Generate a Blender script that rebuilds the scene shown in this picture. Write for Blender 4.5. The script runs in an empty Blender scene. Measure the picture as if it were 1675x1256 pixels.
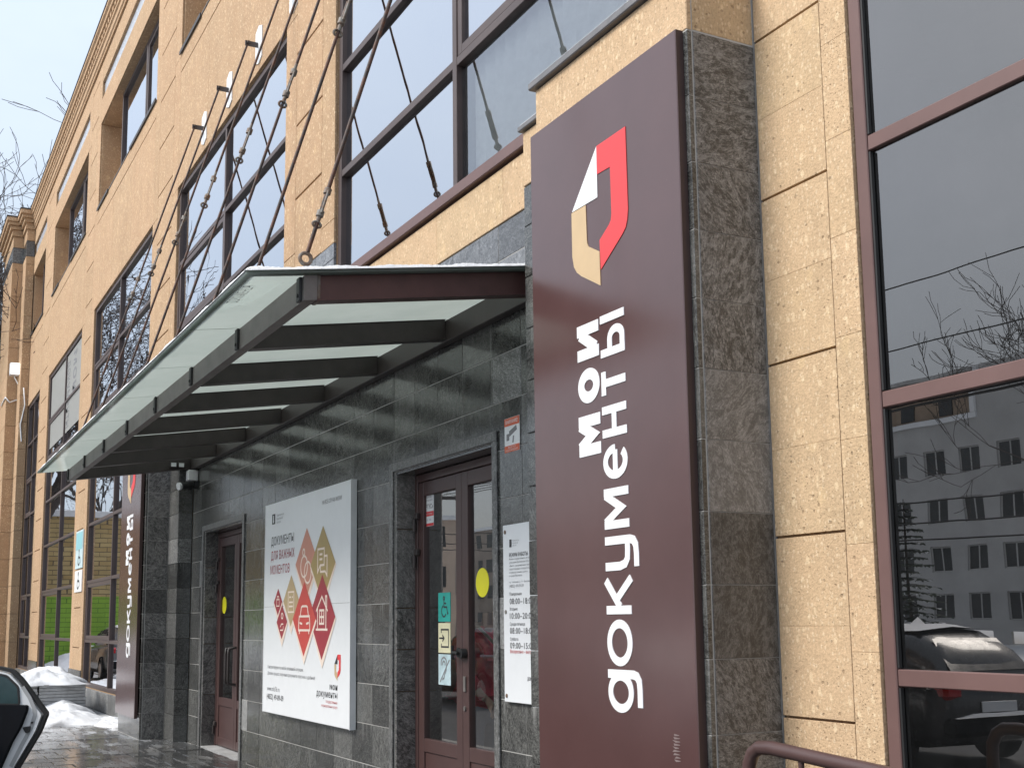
import bpy, bmesh, math, random
from mathutils import Vector, Matrix, noise as mnoise
R = math.radians
sc = bpy.context.scene
COL = sc.collection
rng = random.Random(7)

# ------------------------------------------------------------------ camera
cam_d = bpy.data.cameras.new('camera')
cam = bpy.data.objects.new('camera', cam_d)
COL.objects.link(cam)
F_PX, YAW, PITCH, ROLL = 1939.2, 1.08094, 0.139294, -0.012488
_f = Vector((-math.sin(YAW)*math.cos(PITCH), math.cos(YAW)*math.cos(PITCH), math.sin(PITCH)))
_r = Vector((math.cos(YAW), math.sin(YAW), 0)); _u = _r.cross(_f)
_r2 = math.cos(ROLL)*_r + math.sin(ROLL)*_u; _u2 = -math.sin(ROLL)*_r + math.cos(ROLL)*_u
cam.matrix_world = Matrix(((_r2.x, _u2.x, -_f.x, 0), (_r2.y, _u2.y, -_f.y, 0), (_r2.z, _u2.z, -_f.z, 1.5), (0, 0, 0, 1)))
cam_d.sensor_fit = 'HORIZONTAL'; cam_d.sensor_width = 36
cam_d.lens = 36*F_PX/1675
cam_d.shift_y = (742-628)/1675
cam_d.clip_start = 0.05; cam_d.clip_end = 3000
sc.camera = cam

# ------------------------------------------------------------------ sky, sun, exposure
SUN_EL, SUN_AZ = 44, 12       # a veiled sun in front of the facade, a little to its left
world = bpy.data.worlds.new('World'); sc.world = world; world.use_nodes = True
wn = world.node_tree.nodes; wl_ = world.node_tree.links; wn.clear()
wo = wn.new('ShaderNodeOutputWorld'); bg = wn.new('ShaderNodeBackground'); bg.inputs['Strength'].default_value = 0.117
sky = wn.new('ShaderNodeTexSky'); sky.sky_type = 'NISHITA'; sky.sun_disc = False
sky.sun_elevation = R(SUN_EL); sky.sun_rotation = R(180 + SUN_AZ)
sky.air_density = 1.0; sky.dust_density = 3.0; sky.ozone_density = 1.0
# thin bright overcast: the clear sky mixed with an even pale cloud sheet, broken by soft cloud shapes
mixs = wn.new('ShaderNodeMix'); mixs.data_type = 'RGBA'
tcw = wn.new('ShaderNodeTexCoord'); mpw = wn.new('ShaderNodeMapping'); mpw.inputs['Scale'].default_value = (1.2, 1.2, 3.0)
nzw = wn.new('ShaderNodeTexNoise'); nzw.inputs['Scale'].default_value = 2.2; nzw.inputs['Detail'].default_value = 5; nzw.inputs['Roughness'].default_value = .5
mrw = wn.new('ShaderNodeMapRange'); mrw.inputs['From Min'].default_value = .3; mrw.inputs['From Max'].default_value = .72
mrw.inputs['To Min'].default_value = .62; mrw.inputs['To Max'].default_value = .9
wl_.new(tcw.outputs['Generated'], mpw.inputs['Vector']); wl_.new(mpw.outputs['Vector'], nzw.inputs['Vector'])
wl_.new(nzw.outputs['Fac'], mrw.inputs['Value']); wl_.new(mrw.outputs['Result'], mixs.inputs['Factor'])
wl_.new(sky.outputs['Color'], mixs.inputs['A'])
sxw = wn.new('ShaderNodeSeparateXYZ'); wl_.new(tcw.outputs['Generated'], sxw.inputs[0])
grw = wn.new('ShaderNodeMapRange'); wl_.new(sxw.outputs['Z'], grw.inputs['Value'])      # overcast sky: brighter overhead than at the horizon
grw.inputs['From Min'].default_value = 0; grw.inputs['From Max'].default_value = 1; grw.inputs['To Min'].default_value = .62; grw.inputs['To Max'].default_value = 1.5
scw = wn.new('ShaderNodeVectorMath'); scw.operation = 'SCALE'; scw.inputs[0].default_value = (4.6, 5.15, 5.8)
wl_.new(grw.outputs['Result'], scw.inputs['Scale']); wl_.new(scw.outputs[0], mixs.inputs['B'])
wl_.new(mixs.outputs['Result'], bg.inputs['Color']); wl_.new(bg.outputs['Background'], wo.inputs['Surface'])
sun_d = bpy.data.lights.new('sun', 'SUN'); sun_d.energy = 1.9; sun_d.angle = R(24); sun_d.color = (1, .955, .89)
sun = bpy.data.objects.new('sun', sun_d); COL.objects.link(sun)
_dir = Vector((math.sin(R(-SUN_AZ))*math.cos(R(SUN_EL)), -math.cos(R(SUN_AZ))*math.cos(R(SUN_EL)), math.sin(R(SUN_EL))))
sun.rotation_euler = _dir.to_track_quat('Z', 'Y').to_euler(); sun.location = (0, -20, 30)
sc.view_settings.view_transform = 'Standard'; sc.view_settings.look = 'None'
sc.view_settings.exposure = 0.88; sc.view_settings.gamma = 1; sc.view_settings.use_curve_mapping = False
try:
    sc.cycles.max_bounces = 8; sc.cycles.transparent_max_bounces = 12; sc.cycles.glossy_bounces = 4
    sc.cycles.caustics_reflective = False; sc.cycles.caustics_refractive = False
except Exception: pass

# ------------------------------------------------------------------ mesh builder and object helpers
class MB:
    def __init__(s, keep=False): s.v = []; s.f = []; s.m = []; s.sm = []; s.keep = keep
    def add(s, vs, fs, m=0, smooth=False):
        o = len(s.v); s.v += [tuple(v) for v in vs]
        for f in fs: s.f.append(tuple(i+o for i in f)); s.m.append(m); s.sm.append(smooth)
        return s
    def box(s, x0, x1, y0, y1, z0, z1, m=0, b=0.0):
        if b <= 0:
            return s.add([(x0,y0,z0),(x1,y0,z0),(x1,y1,z0),(x0,y1,z0),(x0,y0,z1),(x1,y0,z1),(x1,y1,z1),(x0,y1,z1)],
                         [(0,3,2,1),(4,5,6,7),(0,1,5,4),(1,2,6,5),(2,3,7,6),(3,0,4,7)], m)
        bm = bmesh.new(); bmesh.ops.create_cube(bm, size=1)
        for v in bm.verts: v.co = Vector(((x0+x1)/2+v.co.x*(x1-x0), (y0+y1)/2+v.co.y*(y1-y0), (z0+z1)/2+v.co.z*(z1-z0)))
        bmesh.ops.bevel(bm, geom=bm.edges[:], offset=b, segments=1, affect='EDGES', clamp_overlap=True)
        s.addbm(bm, m); return s
    def addbm(s, bm, m=0, smooth=False):
        bm.verts.ensure_lookup_table(); bm.verts.index_update()
        s.add([v.co[:] for v in bm.verts], [[v.index for v in f.verts] for f in bm.faces], m, smooth); bm.free()
    def tube(s, pts, r, n=8, m=0, cap=True, smooth=True):
        pts = [Vector(p) for p in pts]; rs = r if isinstance(r, (list, tuple)) else [r]*len(pts)
        vs = []; prev = None
        for i, p in enumerate(pts):
            t = (pts[min(i+1, len(pts)-1)]-pts[max(i-1, 0)]).normalized()
            a = prev if prev is not None else (Vector((0,0,1)) if abs(t.z) < .9 else Vector((1,0,0)))
            a = (a - t*a.dot(t)).normalized(); prev = a; b = t.cross(a)
            for k in range(n):
                w = 2*math.pi*k/n; vs.append(p + (a*math.cos(w)+b*math.sin(w))*rs[i])
        fs = []
        for i in range(len(pts)-1):
            for k in range(n):
                fs.append((i*n+k, i*n+(k+1)%n, (i+1)*n+(k+1)%n, (i+1)*n+k))
        s.add(vs, fs, m, smooth)
        if cap: s.add(vs[:n], [tuple(reversed(range(n)))], m); s.add(vs[-n:], [tuple(range(n))], m)
        return s
    def prism(s, poly, fn, d0, d1, m=0):
        # poly: 2d outline; fn(u, v, d) -> point; extruded from d0 (front) to d1 (back)
        n = len(poly); vs = [fn(u, v, d0) for u, v in poly] + [fn(u, v, d1) for u, v in poly]
        fs = [tuple(range(n)), tuple(reversed(range(n, 2*n)))] + [(i, i+n, (i+1) % n+n, (i+1) % n) for i in range(n)]
        return s.add(vs, fs, m)
    def mesh(s, name, mats, center=True):
        c = Vector((0,0,0))
        if center and s.v:
            lo = [min(v[i] for v in s.v) for i in range(3)]; hi = [max(v[i] for v in s.v) for i in range(3)]
            c = Vector([(a+b)/2 for a, b in zip(lo, hi)])
        me = bpy.data.meshes.new(name)
        me.from_pydata([(v[0]-c.x, v[1]-c.y, v[2]-c.z) for v in s.v], [], s.f)
        for m in (mats if isinstance(mats, (list, tuple)) else [mats]): me.materials.append(m)
        me.polygons.foreach_set('material_index', s.m); me.polygons.foreach_set('use_smooth', s.sm)
        if s.keep: me.update(); return me, c
        bm = bmesh.new(); bm.from_mesh(me); bmesh.ops.recalc_face_normals(bm, faces=bm.faces[:]); bm.to_mesh(me); bm.free()
        me.update()
        return me, c

WL = {}                                        # world location of unrotated parents
def link(name, me, loc, parent=None, **props):
    o = bpy.data.objects.new(name, me); COL.objects.link(o)
    loc = Vector(loc)
    if parent is not None:
        o.parent = parent; o.location = loc - WL.get(parent, Vector((0,0,0)))
    else: o.location = loc
    WL[o] = loc
    for k, v in props.items():
        if v is not None: o[k] = v
    return o
def obj(name, mb, mats, parent=None, center=True, **props):
    me, c = mb.mesh(name, mats, center)
    return link(name, me, c, parent, **props)
def lobj(name, mb, mats, parent, **props):     # child built in its parent's local space
    me, c = mb.mesh(name, mats, True)
    o = bpy.data.objects.new(name, me); COL.objects.link(o); o.parent = parent
    o.location = c - LC.get(parent, Vector((0,0,0))); LC[o] = c
    for k, v in props.items(): o[k] = v
    return o
LC = {}
def thing(name, label, cat, loc=(0,0,0), rz=0, group=None):
    o = bpy.data.objects.new(name, None); COL.objects.link(o); o.empty_display_size = .2
    o.location = loc; o.rotation_euler = (0,0,rz); WL[o] = Vector(loc)
    o['label'] = label; o['category'] = cat
    if group: o['group'] = group
    return o
def copy_tree(o, parent=None, **props):
    c = o.copy(); COL.objects.link(c)
    if parent is not None: c.parent = parent
    for k, v in props.items(): c[k] = v
    for ch in list(o.children): copy_tree(ch, c)
    return c

# ------------------------------------------------------------------ materials
class NT:
    def __init__(s, name):
        s.m = bpy.data.materials.new(name); s.m.use_nodes = True; s.t = s.m.node_tree; s.t.nodes.clear()
        s.out = s.n('OutputMaterial')
    def n(s, typ, **kw):
        nd = s.t.nodes.new('ShaderNode'+typ)
        for k, v in kw.items():
            if k.startswith('_'): setattr(nd, k[1:], v)
            else: s.set(nd, k.replace('__', ' '), v)
        return nd
    def set(s, nd, k, v):
        i = nd.inputs[k]
        if isinstance(v, bpy.types.NodeSocket): s.t.links.new(v, i)
        else: i.default_value = v
    def ramp(s, fac, stops, interp='LINEAR'):
        nd = s.n('ValToRGB', Fac=fac); cr = nd.color_ramp; cr.interpolation = interp
        while len(cr.elements) < len(stops): cr.elements.new(.5)
        for e, (p, c) in zip(cr.elements, stops):
            e.position = p; e.color = (c, c, c, 1) if isinstance(c, (int, float)) else (*c, 1)
        return nd.outputs['Color']
    def mix(s, fac, a, b, blend='MIX'):
        nd = s.n('Mix', _data_type='RGBA', _blend_type=blend); nd.inputs['Factor'].default_value = .5
        s.set(nd, 'Factor', fac)
        for k, v in (('A', a), ('B', b)): s.set(nd, k, v if isinstance(v, bpy.types.NodeSocket) else ((*v, 1) if len(v) == 3 else v))
        return nd.outputs['Result']
    def math(s, op, a, b=0.0):
        nd = s.n('Math', _operation=op); s.set(nd, 0, a) if False else None
        for i, v in enumerate((a, b)):
            if isinstance(v, bpy.types.NodeSocket): s.t.links.new(v, nd.inputs[i])
            else: nd.inputs[i].default_value = v
        return nd.outputs[0]
    def coords(s, rot_axis=None, spread=30, scale=(1,1,1)):
        tc = s.n('TexCoord'); oi = s.n('ObjectInfo')
        v = tc.outputs['Object']
        sh = s.n('VectorMath', _operation='SCALE'); sh.inputs[0].default_value = (spread, spread*.7, spread*1.3)
        s.t.links.new(oi.outputs['Random'], sh.inputs['Scale'])
        if rot_axis:
            vr = s.n('VectorRotate', _rotation_type='AXIS_ANGLE', Vector=v, Angle=s.math('MULTIPLY', oi.outputs['Random'], 37.0)); vr.inputs['Axis'].default_value = rot_axis
            v = vr.outputs[0]
        ad = s.n('VectorMath', _operation='ADD'); s.t.links.new(v, ad.inputs[0]); s.t.links.new(sh.outputs[0], ad.inputs[1])
        mp = s.n('Mapping', Vector=ad.outputs[0]); mp.inputs['Scale'].default_value = scale
        return mp.outputs[0], oi.outputs['Random']
    def noise(s, vec, scale, detail=4, rough=.55, dist=0.0):
        nd = s.n('TexNoise', Vector=vec, Scale=scale, Detail=detail, Roughness=rough, Distortion=dist)
        return nd.outputs['Fac']
    def bump(s, h, strength=.3, dist=.01):
        return s.n('Bump', Height=h, Strength=strength, Distance=dist).outputs['Normal']
    def bsdf(s, color, rough=.5, normal=None, metal=0.0, ior=1.5, coat=0.0, **kw):
        nd = s.n('BsdfPrincipled')
        s.set(nd, 'Base Color', color if isinstance(color, bpy.types.NodeSocket) else (*color, 1))
        s.set(nd, 'Roughness', rough); s.set(nd, 'Metallic', metal); s.set(nd, 'IOR', ior); s.set(nd, 'Coat Weight', coat)
        if normal is not None: s.set(nd, 'Normal', normal)
        for k, v in kw.items(): s.set(nd, k.replace('__', ' '), v)
        s.t.links.new(nd.outputs[0], s.out.inputs['Surface']); return nd
    def done(s, shader): s.t.links.new(shader, s.out.inputs['Surface']); return s.m

def plain(name, color, rough=.5, metal=0.0, var=.12, scale=9, bump=.0, ior=1.5, coat=0.0):
    t = NT(name); v, rnd = t.coords()
    n = t.noise(v, scale, 5, .6)
    c = t.mix(t.ramp(n, [(.3, 0), (.7, 1)]), tuple(x*(1-var) for x in color), tuple(min(1, x*(1+var)) for x in color))
    rr = t.n('MapRange', Value=n); rr.inputs['To Min'].default_value = max(0, rough-.06); rr.inputs['To Max'].default_value = min(1, rough+.08)
    nb = t.bump(t.noise(v, scale*12, 3), bump, .004) if bump else None
    t.bsdf(c, rr.outputs[0], nb, metal, ior, coat); return t.m

def tan_stone(name, ca, cb, cc, strength=1.0):
    t = NT(name); v, rnd = t.coords(spread=60)
    mp = t.n('Mapping', Vector=v); mp.inputs['Scale'].default_value = (1.0, 1.0, .62); e = mp.outputs[0]
    base = t.mix(t.ramp(t.noise(v, 1.3, 5, .6), [(.3, 0), (.72, 1)]), ca, cb)
    base = t.mix(t.math('MULTIPLY', rnd, .6), base, cc)
    base = t.mix(.6, base, t.ramp(t.noise(v, 4.5, 6, .7), [(.28, .80), (.72, 1.10)]), 'MULTIPLY')
    base = t.mix(.8, base, t.ramp(t.noise(e, 85, 3, .75), [(.30, .74), (.5, 1.0), (.72, 1.14)]), 'MULTIPLY')
    wob = t.noise(v, 42, 3)
    def spots(vec, scale, chan, keep, r0, r1):
        vo = t.n('TexVoronoi', Vector=vec, Scale=scale, Randomness=1.0); sep = t.n('SeparateColor', Color=vo.outputs['Color'])
        d = t.math('ADD', vo.outputs['Distance'], t.math('MULTIPLY', t.math('SUBTRACT', wob, .5), .55))
        return t.math('MULTIPLY', t.ramp(d, [(r0, 1), (r1, 0)]), t.ramp(sep.outputs[chan], [(keep, 0), (keep+.02, 1)]))
    m0 = spots(e, 9.0, 1, .80, .26, .34); base = t.mix(t.math('MULTIPLY', m0, .40*strength), base, (.74, .54, .30))      # large pale fragments
    m1 = spots(e, 26.0, 0, .62, .22, .34); base = t.mix(t.math('MULTIPLY', m1, .62*strength), base, (.86, .68, .44))
    m2 = spots(e, 62.0, 2, .55, .24, .40); base = t.mix(t.math('MULTIPLY', m2, .50*strength), base, (.88, .72, .50))
    m3 = spots(v, 30.0, 0, .80, .16, .24); base = t.mix(t.math('MULTIPLY', m3, .70*strength), base, (.20, .125, .065))      # pits
    m4 = spots(v, 75.0, 1, .72, .20, .30); base = t.mix(t.math('MULTIPLY', m4, .60*strength), base, (.24, .15, .08))
    gp = t.n('NewGeometry').outputs['Position']; ms = t.n('Mapping', Vector=gp); ms.inputs['Scale'].default_value = (5, 5, .35)
    run = t.math('MULTIPLY', t.ramp(t.noise(ms.outputs[0], 1.4, 5, .65), [(.5, 0), (.75, 1)]), t.ramp(t.noise(gp, .5, 3), [(.4, 0), (.65, 1)]))
    base = t.mix(t.math('MULTIPLY', run, .34), base, (.30, .20, .12))       # rain streaks
    h = t.math('SUBTRACT', t.noise(v, 90, 4), t.math('ADD', m3, t.math('MULTIPLY', m4, .8)))
    t.bsdf(base, .86, t.bump(h, .55, .008)); return t.m

def granite(name, axis, lift=1.0, rough=.27, stain=.35, tint=(1, .97, .94), swirl=1.0):
    t = NT(name); v, rnd = t.coords(rot_axis=axis, spread=50)
    mp = t.n('Mapping', Vector=v); mp.inputs['Scale'].default_value = (1.0, 1.0, 2.0)
    a = t.noise(mp.outputs[0], 2.4, 8, .62, 2.0)                   # folded bands
    b = t.noise(mp.outputs[0], 19.0, 6, .75, .8)
    g = t.noise(mp.outputs[0], 62, 4, .9); g2 = t.noise(v, 140, 2, .8)
    k = lambda x: (x*lift*tint[0], x*lift*tint[1], x*lift*tint[2])
    c = t.ramp(a, [(.28, k(.022)), (.40, k(.055)), (.48, k(.13)), (.53, k(.045)), (.60, k(.14)), (.68, k(.05)), (.78, k(.12))])
    c = t.mix(t.ramp(b, [(.42, .0), (.66, .55)]), c, k(.24))
    c = t.mix(t.ramp(t.noise(mp.outputs[0], 17.0, 5, .7, .9), [(.34, .5), (.50, 0)]), c, k(.016))
    c = t.mix(.85, c, t.ramp(g, [(.36, .18), (.50, .85), (.64, 2.2)]), 'MULTIPLY')
    if swirl > 1:        # broad folded light and dark bands
        w1 = t.noise(mp.outputs[0], 5.5, 6, .6, 3.2); w2 = t.noise(mp.outputs[0], 9.0, 5, .65, 2.0)
        c = t.mix(t.ramp(w1, [(.40, .75), (.50, 0)]), c, k(.020)); c = t.mix(t.ramp(w2, [(.52, 0), (.60, .55), (.66, .1)]), c, k(.26))
    c = t.mix(t.ramp(g2, [(.62, 0), (.70, .55)]), c, k(.36))
    c = t.mix(t.ramp(rnd, [(0, .62), (.35, .15), (.7, 0), (1, 0)]), c, k(.022))
    c = t.mix(t.ramp(rnd, [(.72, 0), (1, .30)]), c, k(.26))
    if stain:
        gp = t.n('NewGeometry').outputs['Position']; sx = t.n('SeparateXYZ', Vector=gp)
        m1 = t.n('Mapping', Vector=gp); m1.inputs['Scale'].default_value = (14, 14, .8)
        st = t.ramp(t.noise(m1.outputs[0], 1.5, 5, .7), [(.52, 0), (.70, 1)])
        fz = t.math('FRACT', t.math('DIVIDE', t.math('SUBTRACT', sx.outputs['Z'], .0125), .3265))
        dr = t.ramp(fz, [(.45, 0), (.97, 1), (1.0, 1)])
        ms = t.ramp(t.noise(gp, 1.1, 3), [(.44, 0), (.60, 1)])
        veil = t.ramp(t.noise(gp, 2.3, 6, .7), [(.45, 0), (.75, 1)])
        c = t.mix(t.math('MULTIPLY', t.math('MULTIPLY', t.math('MULTIPLY', st, dr), ms), stain), c, (.34, .34, .33))
        c = t.mix(t.math('MULTIPLY', veil, .16*stain), c, (.26, .26, .25))
    rr = t.n('MapRange', Value=t.noise(v, 7, 4)); rr.inputs['To Min'].default_value = max(.04, rough-.08); rr.inputs['To Max'].default_value = rough+.14
    t.bsdf(c, rr.outputs[0], t.bump(t.math('ADD', a, t.math('MULTIPLY', g, .3)), .05, .004), ior=1.6); return t.m

def window_glass(name, ior=1.95, tint=.30, wav=.00022, coating=.50, gloss=(.93, .95, 1)):
    t = NT(name); tc = t.n('TexCoord')
    fr = t.n('Fresnel', IOR=ior)
    nb = t.bump(t.noise(tc.outputs['Object'], 1.3, 2, .4), .5, wav*10) if wav else None
    gl = t.n('BsdfGlossy', Roughness=0.0); gl.inputs['Color'].default_value = (*gloss, 1)
    if nb is not None: t.set(gl, 'Normal', nb)
    tr = t.n('BsdfTransparent'); tr.inputs['Color'].default_value = (tint*.96, tint, tint*1.0, 1)
    # dust film on the pane
    df = t.n('BsdfDiffuse'); df.inputs['Color'].default_value = (.30, .31, .32, 1)
    mx0 = t.n('MixShader'); t.set(mx0, 'Fac', t.math('MULTIPLY', t.ramp(t.noise(tc.outputs['Object'], 3, 6, .7), [(.35, .2), (.8, 1)]), .05))
    t.t.links.new(tr.outputs[0], mx0.inputs[1]); t.t.links.new(df.outputs[0], mx0.inputs[2])
    f_ = fr.outputs[0]
    f2 = t.math('DIVIDE', t.math('MULTIPLY', f_, 2.0), t.math('ADD', f_, 1.0))      # two panes, and a thin sun coating
    mx = t.n('MixShader', Fac=t.math('ADD', t.math('MULTIPLY', f2, 1-coating), coating))
    t.t.links.new(mx0.outputs[0], mx.inputs[1]); t.t.links.new(gl.outputs[0], mx.inputs[2])
    return t.done(mx.outputs[0])

def canopy_glass_mat(name, clear):
    t = NT(name); tc = t.n('TexCoord')
    nz = t.noise(tc.outputs['Object'], 2.5, 6, .65)
    col = t.mix(t.ramp(nz, [(.3, 0), (.75, 1)]), (.56, .64, .595), (.66, .73, .685))
    tl = t.n('BsdfTranslucent', Color=col); df = t.n('BsdfDiffuse', Color=col)
    tr = t.n('BsdfTransparent'); tr.inputs['Color'].default_value = (.62, .74, .69, 1)
    a = t.n('MixShader'); a.inputs['Fac'].default_value = .12
    t.t.links.new(tl.outputs[0], a.inputs[1]); t.t.links.new(df.outputs[0], a.inputs[2])
    b = t.n('MixShader'); b.inputs['Fac'].default_value = clear
    t.t.links.new(a.outputs[0], b.inputs[1]); t.t.links.new(tr.outputs[0], b.inputs[2])
    gl = t.n('BsdfGlossy', Roughness=.10); fr = t.n('Fresnel', IOR=1.45)
    c = t.n('MixShader', Fac=t.math('MULTIPLY', fr.outputs[0], .45)); t.t.links.new(b.outputs[0], c.inputs[1]); t.t.links.new(gl.outputs[0], c.inputs[2])
    return t.done(c.outputs[0])

def snow_mat(name, col=(.82, .84, .87), dirt=.15):
    t = NT(name); gp = t.n('NewGeometry').outputs['Position']
    n1 = t.noise(gp, 3.0, 6, .6); n2 = t.noise(gp, 40, 4, .7)
    c = t.mix(t.math('MULTIPLY', t.ramp(n1, [(.5, 0), (.75, 1)]), dirt), col, (.42, .40, .37))
    t.bsdf(c, .7, t.bump(t.math('ADD', n2, n1), .45, .02)); return t.m

def brick_mat(name):
    t = NT(name); tc = t.n('TexCoord')
    sx = t.n('SeparateXYZ', Vector=tc.outputs['Object']); cb = t.n('CombineXYZ', X=sx.outputs['Y'], Y=sx.outputs['Z'])
    br = t.n('TexBrick', Vector=cb.outputs[0], Scale=1.0); br.inputs['Brick Width'].default_value = .52; br.inputs['Row Height'].default_value = .17
    br.inputs['Mortar Size'].default_value = .014; br.inputs['Color1'].default_value = (.60, .46, .22, 1); br.inputs['Color2'].default_value = (.47, .33, .14, 1); br.inputs['Mortar'].default_value = (.16, .12, .08, 1)
    gr = t.n('TexBrick', Vector=cb.outputs[0], Scale=1.0); gr.inputs['Brick Width'].default_value = .52; gr.inputs['Row Height'].default_value = .17
    gr.inputs['Mortar Size'].default_value = .012; gr.inputs['Color1'].default_value = (.30, .50, .06, 1); gr.inputs['Color2'].default_value = (.26, .46, .06, 1); gr.inputs['Mortar'].default_value = (.13, .24, .04, 1)
    z = t.n('Math', _operation='GREATER_THAN'); t.t.links.new(sx.outputs['Z'], z.inputs[0]); z.inputs[1].default_value = 2.75-2.85
    c = t.mix(z.outputs[0], gr.outputs['Color'], br.outputs['Color'])
    c = t.mix(.5, c, t.ramp(t.noise(tc.outputs['Object'], .9, 6), [(.3, .45), (.6, 1)]), 'MULTIPLY')
    t.bsdf(c, .85); return t.m

def paver_mat(name):
    t = NT(name); v, rnd = t.coords(spread=20); gp = t.n('NewGeometry').outputs['Position']
    c = t.mix(rnd, (.10, .10, .10), (.17, .165, .16)); c = t.mix(.6, c, t.ramp(t.noise(v, 60, 3), [(.3, .5), (.7, 1)]), 'MULTIPLY')
    m = t.n('Mapping', Vector=gp); m.inputs['Scale'].default_value = (.55, 2.2, 1)
    wet = t.ramp(t.noise(m.outputs[0], 2.2, 6, .65), [(.50, 1), (.62, 0)])
    ice = t.ramp(t.noise(m.outputs[0], 1.5, 7, .7), [(.44, 0), (.56, 1)])
    sx = t.n('SeparateXYZ', Vector=gp); edge = t.n('MapRange', Value=sx.outputs['X']); edge.inputs['From Min'].default_value = -14.5; edge.inputs['From Max'].default_value = -19.0
    c = t.mix(t.math('MULTIPLY', t.math('MULTIPLY', ice, edge.outputs[0]), .9), c, (.62, .64, .67))
    c = t.mix(t.math('MULTIPLY', wet, .6), c, (.03, .03, .031))
    r = t.n('MapRange', Value=wet); r.inputs['To Min'].default_value = .55; r.inputs['To Max'].default_value = .05
    t.bsdf(c, r.outputs[0], t.bump(t.noise(v, 45, 4), .25, .005)); return t.m

def metal_rusty(name, a, b):
    t = NT(name); v, rnd = t.coords(); n = t.noise(v, 14, 6, .7)
    c = t.mix(t.ramp(n, [(.42, 0), (.62, 1)]), a, b); t.bsdf(c, .62, t.bump(t.noise(v, 120, 3), .3, .002)); return t.m

def sign_paint(name):
    t = NT(name); tc = t.n('TexCoord')
    m = t.n('Mapping', Vector=tc.outputs['Object']); m.inputs['Scale'].default_value = (30, 1, .7)
    st = t.noise(m.outputs[0], 2.0, 3); gp = t.noise(tc.outputs['Object'], 1.4, 3)
    c = t.mix(t.ramp(t.noise(tc.outputs['Object'], 2.2, 5), [(.3, 0), (.7, 1)]), (.082, .040, .038), (.096, .048, .046))
    dust = t.ramp(t.noise(tc.outputs['Object'], 60, 2), [(.80, 0), (.815, 1)])
    c = t.mix(t.math('MULTIPLY', dust, .35), c, (.5, .42, .40))
    r = t.n('MapRange', Value=st); r.inputs['To Min'].default_value = .17; r.inputs['To Max'].default_value = .24
    t.bsdf(c, r.outputs[0], t.bump(gp, .12, .01), ior=1.75); return t.m

M = {}
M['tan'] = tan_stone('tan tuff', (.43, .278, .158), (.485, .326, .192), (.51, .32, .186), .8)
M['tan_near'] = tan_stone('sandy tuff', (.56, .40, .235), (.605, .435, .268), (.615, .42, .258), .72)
M['mortar'] = plain('mortar', (.16, .115, .075), .9, bump=.3)
M['granite'] = granite('granite', (0, 1, 0), .80, .13, .85, (1, 1, .95))
M['granite_side'] = granite('granite on the return', (1, 0, 0), 1.35, .36, .0, (1.01, .975, .935), 2.0)
M['granite_pale'] = granite('pale granite', (0, 1, 0), 1.9, .35, .8, (1, 1, .98))
M['granite_trim'] = granite('granite trim', (0, 1, 0), 1.15, .3, .6, (1, 1, .98))
M['granite_band'] = granite('skylit granite', (0, 1, 0), 1.5, .26, .5, (.97, 1, 1.06))  # blue-grey skylight on the band above the canopy, put into its colour
M['grout'] = plain('grout', (.46, .45, .43), .9, bump=.3)
M['frame'] = plain('brown window paint', (.150, .086, .078), .42, var=.1, scale=3)
M['frame_far'] = plain('weathered window paint', (.082, .058, .054), .45, var=.15, scale=3)
M['door'] = plain('brown door paint', (.078, .043, .040), .36, var=.1, scale=4)
M['beam'] = plain('dark brown steel', (.050, .041, .039), .45, var=.25, scale=5, bump=.1)
M['beam_lit'] = plain('lit brown steel', (.085, .040, .036), .45, var=.25, scale=5, bump=.1)  # copy of the rafter steel with its lit side put into the colour
M['beam_grey'] = plain('weathered grey steel', (.17, .155, .145), .5, var=.3, scale=4, bump=.15)
M['rod'] = metal_rusty('rusty rod', (.030, .022, .020), (.115, .045, .024))
M['turn'] = metal_rusty('galvanised steel', (.22, .21, .19), (.16, .09, .05))
M['white_metal'] = plain('white enamel', (.78, .79, .80), .35, var=.05)
M['flashing'] = plain('grey flashing', (.17, .165, .17), .45, var=.2)
M['dark_flash'] = plain('dark flashing', (.05, .045, .045), .5)
M['sign'] = sign_paint('sign paint')
M['sign_side'] = plain('sign return', (.055, .030, .027), .45)
M['white'] = plain('white film', (.84, .85, .86), .4, var=.03)
M['red'] = plain('red film', (.74, .055, .06), .4, var=.04)
M['beige'] = plain('beige film', (.58, .42, .24), .4, var=.04)
M['black'] = plain('black plastic', (.018, .018, .019), .5)
M['glass'] = window_glass('window glass')
M['glass_door'] = window_glass('door glass', 1.5, .94, .0002, .12, (1, .97, .94))
M['glass_near'] = window_glass('near window glass', 1.9, .25, .0002, .04, (1, .965, .94))
M['glass_blind'] = window_glass('clear window glass', 1.7, .92, .0002, .06)
M['canopy_glass'] = canopy_glass_mat('milky canopy glass', .10)
_t = NT('clear glass top'); _a = _t.n('BsdfTransparent'); _g = _t.n('BsdfGlossy', Roughness=.03); _x = _t.n('MixShader', Fac=_t.n('Fresnel', IOR=1.5).outputs[0]); _t.t.links.new(_a.outputs[0], _x.inputs[1]); _t.t.links.new(_g.outputs[0], _x.inputs[2]); M['canopy_top'] = _t.done(_x.outputs[0])
M['snow'] = snow_mat('snow', (.74, .755, .78), .30)
M['snow_dirty'] = snow_mat('dirty snow', (.66, .67, .69), .75)
M['paver'] = paver_mat('wet pavers')
M['asphalt'] = plain('wet asphalt', (.06, .06, .062), .72, var=.35, scale=2, bump=.4)
M['kerb'] = plain('concrete kerb', (.30, .29, .28), .8, var=.2, bump=.3)
M['concrete'] = plain('grey concrete', (.33, .33, .33), .8, var=.3, scale=5, bump=.35)
M['inside'] = plain('dim interior', (.16, .15, .14), .8)
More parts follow.
